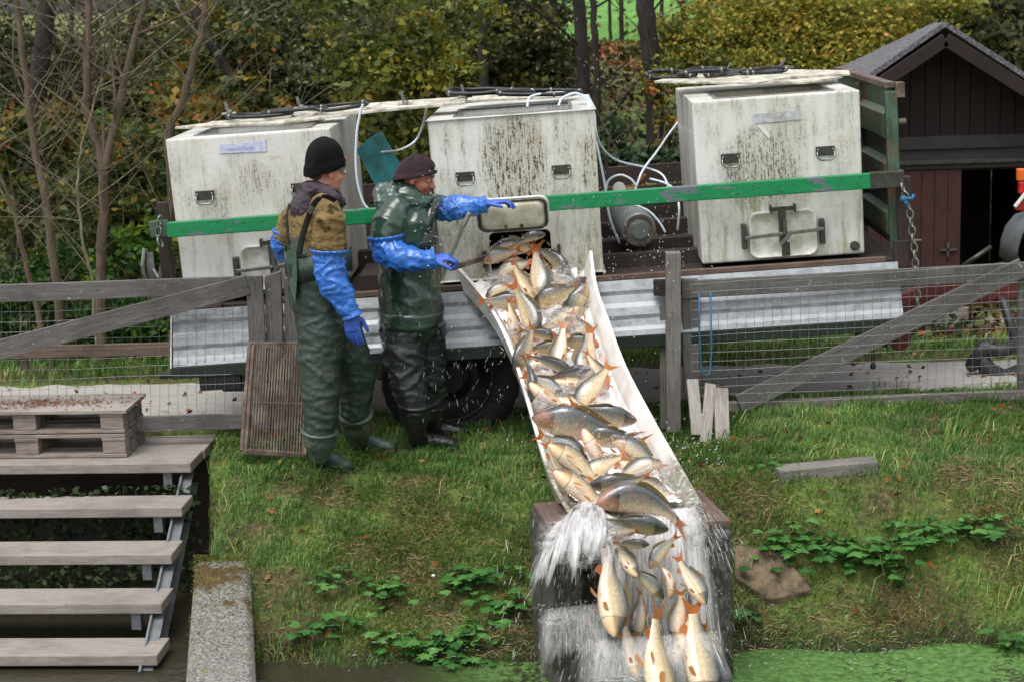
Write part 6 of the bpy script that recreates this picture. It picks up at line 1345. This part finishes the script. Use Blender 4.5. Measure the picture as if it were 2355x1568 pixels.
# --- dark evergreen behind
for i, (lb, u, lf) in enumerate([
    ('dark drooping evergreen above the middle tank', 1150, [(1140,90,21,.9,.4,3400,.075,.15),(1210,150,20.8,.7,.35,2600,.075,.2),(1090,200,21,.8,.4,2600,.075,.1),(1180,20,21.5,.8,.3,1500,.08,.1),(1400,120,21.5,.5,.15,260,.07,.3)]),
    ('dark leafy tree filling the top right corner', 2310, [(2300,120,20,.8,.5,3000,.1,.1),(2360,30,20.5,.7,.5,2400,.1,.1),(2240,60,21,.6,.3,1400,.1,.3),(2360,200,19.5,.6,.5,1800,.1,.0)]),
    ('dark broad tree behind the forked sapling', 300, [(180,190,20,1.4,.3,4200,.08,.1),(330,200,19.5,1.3,.7,6600,.08,.2),(120,330,19,1.2,.8,6600,.08,.1),(420,180,20,.9,.3,3000,.08,.4),(20,200,19.5,.8,.8,4600,.08,.2)]),
    ('dark tangled tree behind the left tank top', 620, [(520,200,18.5,.9,.5,4600,.07,.3),(650,240,18.5,1.,.4,4400,.07,.1),(770,220,18.5,.8,.6,4600,.07,.1),(460,60,20,.8,.35,2000,.07,.4)])]):
    ptree('broad_tree', lb, 'tree', [(u,-60),(u+4,60),(u+8,200),(u+8,330)], lf[0][2]+.1, [14,20,26], BARK_DARK, None, 6, 60+i, leaf=(L_MIX if i == 3 else L_DARK, lf), tw=(2,.02))
# --- yellow green bushes
def bush(label, px, Y_, mat, size, spots, seed, name='bush', group=None, stems=6):
    c = P(*px, Y_); g = gz_(c[0], Y_); r = thing(name, label, name.replace('_', ' '), (c[0], Y_, g), group); rr = random.Random(seed); b = MB()
    for s_ in range(stems): branchy(b, (c[0]+rr.gauss(0,.12), Y_+rr.gauss(0,.1), g-.03), (rr.gauss(0,.5), rr.gauss(0,.3), 1), max(.4, (c[2]-g)*1.1+.3), .012, 2, rr, up=.4)
    b.build('stems', BARK_GREY, r, smooth=True); ps = []
    for li, (u, v, Yl_, rx, rz, n_, tone) in enumerate(spots):
        p, t = blob_pts(P(u, v, Yl_), (rx, min(rx, .6), rz), n_, seed*13+li, .3); ps.append(leaves(p, size*(.6+.8*np.random.default_rng(li+seed).random(len(p))), seed=seed*7+li, clump=t*.55+tone, droop=.2))
    leafobj('foliage', ps, mat, r); return r
bush('large yellow green bush above the right tank and beside the shed roof', (1760,250), 19.2, L_BUSH, .052, [(1560,110,19.2,.45,.4,1950,.1),(1640,90,19.2,.6,.5,3900,.2),(1740,50,19.2,.8,.5,5980,.25),(1860,60,19.3,.8,.5,5980,.25),(1960,40,19.5,.8,.45,4420,.25),(1820,130,19,.9,.3,4940,.2),(1680,150,19,.6,.3,3120,.15),(1540,180,19,.35,.3,1300,.1),(1940,130,19.2,.5,.3,1950,.2),(2050,60,19.8,.7,.35,2860,.2),(2120,20,20.2,.6,.3,1820,.2)], 71, 'yellow_bush', stems=9)
bush('dull yellow green bush thinning out behind the shed ridge', (2230,200), 20.6, L_BUSH, .08, [(2200,40,20.6,.6,.4,1500,.1),(2270,110,20.4,.5,.35,1300,.05),(2150,40,20.5,.5,.3,900,.2)], 72, 'yellow_bush')
for i, (lb, px, Y_, mt, sz, sp) in enumerate([
    ('leafy green bush left of the left tank under the rail end', (320,700), 13.9, L_GRN, .07, [(320,640,13.8,.35,.3,700,.3),(300,740,13.7,.35,.25,700,.2),(350,800,13.7,.3,.15,500,.2),(360,560,14,.25,.2,350,.5)]),
    ('green bush behind the bowed sapling, just above the gate', (160,700), 14.2, L_GRN, .06, [(150,620,14.2,.5,.3,900,.1),(90,720,14.1,.45,.3,900,.1),(180,760,14,.4,.25,800,.2)]),
    ('green and orange bush under the fork of the forked tree', (280,480), 14.6, L_MIX, .07, [(300,430,14.6,.6,.4,1500,.2),(230,500,14.6,.5,.3,1000,.1),(340,520,14.5,.3,.3,600,.2),(320,340,14.8,.5,.3,900,.3)]),
    ('bright green bush beside the slanting tree low on the hillside', (300,380), 15, L_GRN, .07, [(290,370,15,.4,.25,800,.4),(350,400,15,.3,.25,600,.4),(270,300,15.3,.4,.2,600,.3)]),
    ('orange tinted bush at the far left edge below mid height', (20,420), 15, L_MIX, .08, [(20,340,15.2,.4,.4,900,.3),(40,460,15,.4,.3,800,.2),(100,300,15.5,.5,.3,800,.3)]),
    ('autumn bush with orange leaves behind the slanting tree', (500,230), 16, L_MIX, .09, [(540,90,16.5,.5,.3,900,.35),(480,220,16,.5,.35,1000,.4),(560,250,15.8,.5,.25,800,.3),(430,260,16,.4,.25,700,.45)]),
    ('dark green bush low behind the left gate mesh', (60,800), 13.6, L_GRN, .06, [(40,800,13.7,.5,.2,700,.0),(140,820,13.7,.4,.15,500,.0),(270,810,13.7,.5,.18,700,.0),(-20,700,13.9,.4,.3,600,.05)]),
    ('green yellow bush under the wood just right of the middle tank', (1440,330), 15.8, L_IVY, .08, [(1410,320,15.9,.2,.14,260,.3),(1480,360,15.7,.25,.12,420,.4),(1440,400,15.5,.3,.1,300,.3)]),
    ('greenish bush between thickest trunk and the right tank', (1520,280), 16, L_MIX, .06, [(1520,230,16,.15,.25,420,.5),(1530,330,15.8,.12,.25,320,.3)]),
    ('dark shrub left of the right tank above the rear board', (1500,390), 15, L_IVY, .07, [(1500,370,15,.3,.15,600,.1),(1430,375,15,.25,.12,400,.2)])]):
    bush(lb, px, Y_, mt, sz, sp, 80+i, 'undergrowth_bush', 'bushes on the wooded slope', 4)
# --- masses nobody could count
def scatter(n, x0, x1, y0, y1, zl, seed, pw=1.):
    r_ = np.random.default_rng(seed); x = x0+(x1-x0)*r_.random(n); y = y0+(y1-y0)*r_.random(n)**pw; return x, y, tz(x, y)+zl[0]+(zl[1]-zl[0])*r_.random(n)**1.6
x, y, z = scatter(80000, -9, -.2, 13.7, 24, (0,.7), 1); tn = .5+.5*np.sin(x*2.3+np.sin(y*1.9)*2)*np.cos(y*1.3); v = leaves(np.stack([x,y,z],1), .058, seed=2, clump=tn*.6, droop=.2); tag(leafobj('undergrowth', [v], L_MIX), 'tangled green and autumn undergrowth covering the wooded slope', 'undergrowth', kind='stuff')
x, y, z = scatter(26000, -.8, 9, 14.2, 27, (0,.14), 3); v = leaves(np.stack([x,y,z],1), .085, seed=4, clump=.3+.4*np.sin(x*1.7+y)); tag(leafobj('leaf_litter', [v], L_LIT), 'rust brown fallen leaves carpeting the forest slope', 'leaf litter', kind='stuff')
x, y, z = scatter(16000, -1, 4, 14.2, 22, (0,.45), 5); k = np.sin(x*2.1+1)+np.sin(y*1.3+x) > .1; v = leaves(np.stack([x,y,z],1)[k], .085, seed=6, clump=None); tag(leafobj('ivy_cover', [v], L_IVY), 'dark green ivy and brambles creeping over the forest slope', 'ivy', kind='stuff')
r_ = np.random.default_rng(9); n = 80000; x = r_.uniform(-13, .3, n); y = r_.uniform(22, 29, n); hgt = r_.random(n)**.8*(2.6-.2*np.abs(x+5)*0); z = tz(x, y)+hgt; k = (np.sin(x*2.7+z*3)+np.sin(z*4.1+y*1.3)+.5*np.sin(x*7+z*5) > -.95-.0*z)&((z < 1.7+.5*sm(x, -7, -2))|(r_.random(n) < .10)); v = leaves(np.stack([x,y,z],1)[k], .09, seed=10, clump=(.3+.3*np.sin(x*1.1+z*2))[k]); tag(leafobj('far_wood', [v], L_DARK), 'dark far off wood closing the view behind the saplings', 'wood', kind='stuff')
n = 9000; x = r_.uniform(.5, 14, n); y = r_.uniform(27, 32, n); z = tz(x, y)+.1+r_.random(n)*1.8; k = ((z > 2.6)|(r_.random(n) < .13)); v = leaves(np.stack([x,y,z],1)[k], .13, seed=12); tag(leafobj('far_foliage', [v], L_MIX), 'loose far foliage hanging before the bright meadow', 'foliage', kind='stuff')
# --- grass
def grass(n, x0, x1, y0, y1, seed, hmin, hmax, wd, dens=None, name='grass', label='', tone=0, lean=.5):
    r_ = np.random.default_rng(seed); x = r_.uniform(x0, x1, n); y = r_.uniform(y0, y1, n)
    nz = np.sin(x*5.1+np.sin(y*4)*1.5)*np.cos(y*6.3+x*1.7)*.5+.5; nz2 = np.sin(x*13+y*7)*np.sin(y*17-x*5)*.5+.5
    keep = r_.random(n) < np.clip(.25+.9*nz*.6+.5*nz2, 0, 1)
    if dens is not None: keep &= r_.random(n) < dens(x, y)
    x, y, nz, nz2 = x[keep], y[keep], nz[keep], nz2[keep]; n = len(x); z = tz(x, y)
    keep2 = z > -.70; x, y, z, nz, nz2 = x[keep2], y[keep2], z[keep2], nz[keep2], nz2[keep2]; n = len(x)
    h = (hmin+(hmax-hmin)*r_.random(n)**1.7)*(.5+.8*nz2); th = r_.uniform(0, 2*pi, n)+0; ln = lean*(.4+r_.random(n))
    fl = np.sin(x*3+y*2)*1.5+r_.normal(size=n)*1.1; dx, dy = np.cos(fl)*ln*h, np.sin(fl)*ln*h-.25*h
    wv = np.stack([np.cos(th), np.sin(th), 0*th], 1)*(wd*(.6+.8*r_.random(n)))[:,None]; p = np.stack([x,y,z-.004],1)
    m1 = p+np.stack([dx*.35, dy*.35, h*.62],1); m2 = p+np.stack([dx*1.1, dy*1.1, h*(1-.35*ln)],1)
    V = np.stack([p-wv, p+wv, m1-wv*.75, m1+wv*.75, m2-wv*.08, m2+wv*.08], 1).reshape(-1,3); i = np.arange(n)[:,None]*6; Fc = np.concatenate([i+np.array([0,1,3,2]), i+np.array([2,3,5,4])])
    rn = np.clip(r_.random(n)**1.2*.75+tone+(nz-.5)*.35+(r_.random(n) < .1)*.3, 0, 1)
    return tag(npmesh(name, V, Fc, GRASS, attr={'rnd': np.repeat(rn, 6)}), label, 'grass', kind='stuff')
def dn(x, y):
    low = sm(y, 8.9, 9.35); right = 1-.5*sm(x, 1.0, 1.6)*sm(9.75-y, 0, .25); return np.clip(low*right, .38, 1)
grass(175000, -1.84, 3.7, 8.75, 11.45, 21, .028, .085, .0023, dn, 'grass', 'green grass growing over the pond bank and yard', .0, .75)
grass(9000, -1.8, 3.7, 8.95, 11.2, 22, .09, .2, .0028, lambda x, y: (.25+.75*sm(x, .9, 1.4))*(np.sin(x*6.1+y*2)*np.sin(y*7.3-x*3) > .15), 'tall_grass', 'long loose grass blades near the fence', .15, .8)
grass(52000, -7, 7, 12.62, 14.3, 23, .05, .14, .005, lambda x, y: .9-.45*sm(y, 13.1, 12.7), 'verge_grass', 'grass strip between the gravel path and the wood', .1, .6)
grass(9000, -7, 7, 11.3, 11.62, 24, .02, .06, .004, None, 'path_grass', 'short yellowed grass along the near edge of path', .4, .8)
# moss cushions on the bank and the wing wall, a mossy turf on the wall head
MOSS = leafm('moss_tufts', [(0, '3a3a14'), (.5, '66662a'), (1, '8f8a3a')], .2)
r_ = np.random.default_rng(77); cc = np.stack([r_.uniform(-1.2, 3.6, 70), r_.uniform(8.85, 9.6, 70)], 1); k = r_.integers(0, 70, 26000); xy = cc[k]+r_.normal(size=(26000,2))*[.09,.05]; v = leaves(np.stack([xy[:,0], xy[:,1], tz(xy[:,0], xy[:,1])+.006+.012*r_.random(26000)], 1), .012, seed=78, asp=.4); tag(leafobj('moss', [v], MOSS), 'olive moss cushions spreading over the lower bank', 'moss', kind='stuff')
def wtop(s_, t_): a = wl[0]*(1-s_)+wl[1]*s_; c = wl[3]*(1-s_)+wl[2]*s_; return a*(1-t_)+c*t_
q = np.array([wtop(s_, t_)+[0,0,.012*r_.random()] for s_, t_ in zip(r_.uniform(-.02,1.02,3200), r_.random(3200)**5*.8-.03)]); v = leaves(q, .014, seed=79, asp=.35); tag(leafobj('wall_moss', [v], MOSS), 'brown green moss on the head of the wing wall', 'moss', kind='stuff')
# dry stalks and moss on the bank
r_ = np.random.default_rng(31); n = 15000; x = r_.uniform(-1.6, 3.6, n); y = r_.uniform(8.8, 9.9, n)-.0; k = np.sin(x*4+y*3)+r_.normal(size=n)*.6 > .1; x, y = x[k], y[k]; z = tz(x, y)+.012
d = r_.normal(size=(len(x),3)); d[:,2] = d[:,2]*.25-.15; C_ = np.stack([x,y,z],1); o = drops('dry_stalks', 'dry straw coloured stalks lying over the bank', C_, d, .03+.07*r_.random(len(x)), .0008+.0012*r_.random(len(x)), STRAW); o['category'] = 'dry grass'
a = o.data.attributes.new('rnd', 'FLOAT', 'POINT'); a.data.foreach_set('value', np.repeat(r_.random(len(x)), 20).astype(np.float32))
n = 220; x = r_.uniform(-1.8, 3.6, n); y = r_.uniform(8.9, 11.2, n); v = leaves(np.stack([x,y,tz(x,y)+.03],1), .05, seed=33, clump=None); tag(leafobj('fallen_leaves', [v], L_LIT), 'single fallen brown leaves dotted over the grass', 'fallen leaves', kind='stuff')
n = 260; x = r_.uniform(-6, 6, n); y = r_.uniform(11.5, 12.8, n); v = leaves(np.stack([x,y,tz(x,y)+.03],1), .05, seed=34, clump=None); tag(leafobj('path_leaves', [v], L_LIT), 'small brown leaves strewn along the gravel path', 'fallen leaves', kind='stuff')
# leafy ground elder plants
def elder(label, u, v, w_, n, size, seed, dz=0):
    c = onbank(u, v); rr = random.Random(seed); ps = []; r2 = np.random.default_rng(seed); V = []; Fc = []; Rn = []
    for s_ in range(n):
        bx, by = c[0]+rr.gauss(0, w_), c[1]+rr.gauss(0, w_*.35); bz = gz_(bx, by); h = rr.uniform(.04, .11); th = rr.uniform(0, 2*pi); tip = np.array([bx+cos(th)*h*.7, by+sin(th)*h*.5-.02, bz+h]); k = len(V); V += [np.array([bx-.0015,by,bz-.01]), np.array([bx+.0015,by,bz-.01]), tip, tip, tip]; Fc += [(k,k+1,k+2,k)]; Rn += [.2]*5; tone = rr.random()
        out = unit([cos(th), sin(th), -.1]); sd_ = np.array([-sin(th), cos(th), 0])
        for a in (-1.25, -.6, 0, .6, 1.25):
            d = unit(out*cos(a)+sd_*sin(a)+np.array([0,0,-.22+.1*rr.random()])); L = size*rr.uniform(.7,1.1)*(1.15 if a == 0 else 1); q = np.cross(d, [0,0,1.]); q = unit(q)*L*.27; o_ = tip; k = len(V)
            V += [o_, o_+d*L*.45+q-[0,0,.1*L], o_+d*L, o_+d*L*.45-q-[0,0,.1*L], o_+d*L*.5]; Fc += [(k,k+1,k+4,k), (k+1,k+2,k+4,k+1), (k,k+4,k+3,k), (k+4,k+2,k+3,k+4)]; Rn += [min(1, max(0, tone*.7+rr.random()*.3))]*5
    Fc3 = np.array([f[:3] for f in Fc]); return tag(npmesh('ground_elder', np.array(V), Fc3, L_ELD, attr={'rnd': Rn}), label, 'plant', 'leafy green plants on the bank')
ELD = [('small leafy plant alone near the wing wall foot',722,1462,.06,12,.055),('tiny leafy plant right of the one by the wing wall',812,1448,.035,7,.04),('leafy patch in mid bank left of the outlet box',880,1375,.09,20,.045),('large leafy patch right beside the outlet box left side',1090,1350,.075,34,.05),('leafy clump hanging low by the left pillar',1165,1405,.06,14,.055),('big leafy clump at the water edge left of the outlet box',1015,1500,.12,34,.055),('leafy clump lowest at the water edge',1040,1545,.09,18,.05),('low leafy patch high on bank above the leafy patches',760,1350,.06,12,.04),
    ('leafy clump just right of the stone slab',1800,1265,.09,18,.05),('wide leafy clump in the middle of the right bank',1900,1290,.10,30,.055),('leafy clump in the right bank band, beside the wide clump',2020,1300,.10,32,.055),('upper leafy clump of the right bank band',2120,1250,.10,28,.05),('leafy plants running out toward the right edge',2270,1240,.08,20,.05),('small leaves at the pond edge bottom right',2320,1492,.08,12,.05),('sparse leafy plant beside the timber beam',1790,1085,.05,7,.04),('leafy plant at the right pillar foot',1705,1430,.035,8,.05)]
for i, a in enumerate(ELD): elder(*a[:4], int(a[4]*1.5), a[5]*1.15, seed=200+i)
n = 2600; x = r_.uniform(-3.3, -1.85, n); z = -.95+.85*r_.random(n)**1.3; y = 10.28-.25*r_.random(n)*(z < -.5)-.04; v = leaves(np.stack([x,y,z],1), .05, seed=91); tag(leafobj('weeds', [v], L_IVY), 'dark weeds hanging in the hollow under the steps', 'weeds', kind='stuff')
b = MB(); p = onbank(997,1330); b.ball(p+(0,-.01,.02), (.012,.01,.009), 6); tag(b.build('paper_scrap', WHITEP), 'tiny white paper scrap on the bank between leafy patches', 'paper scrap')
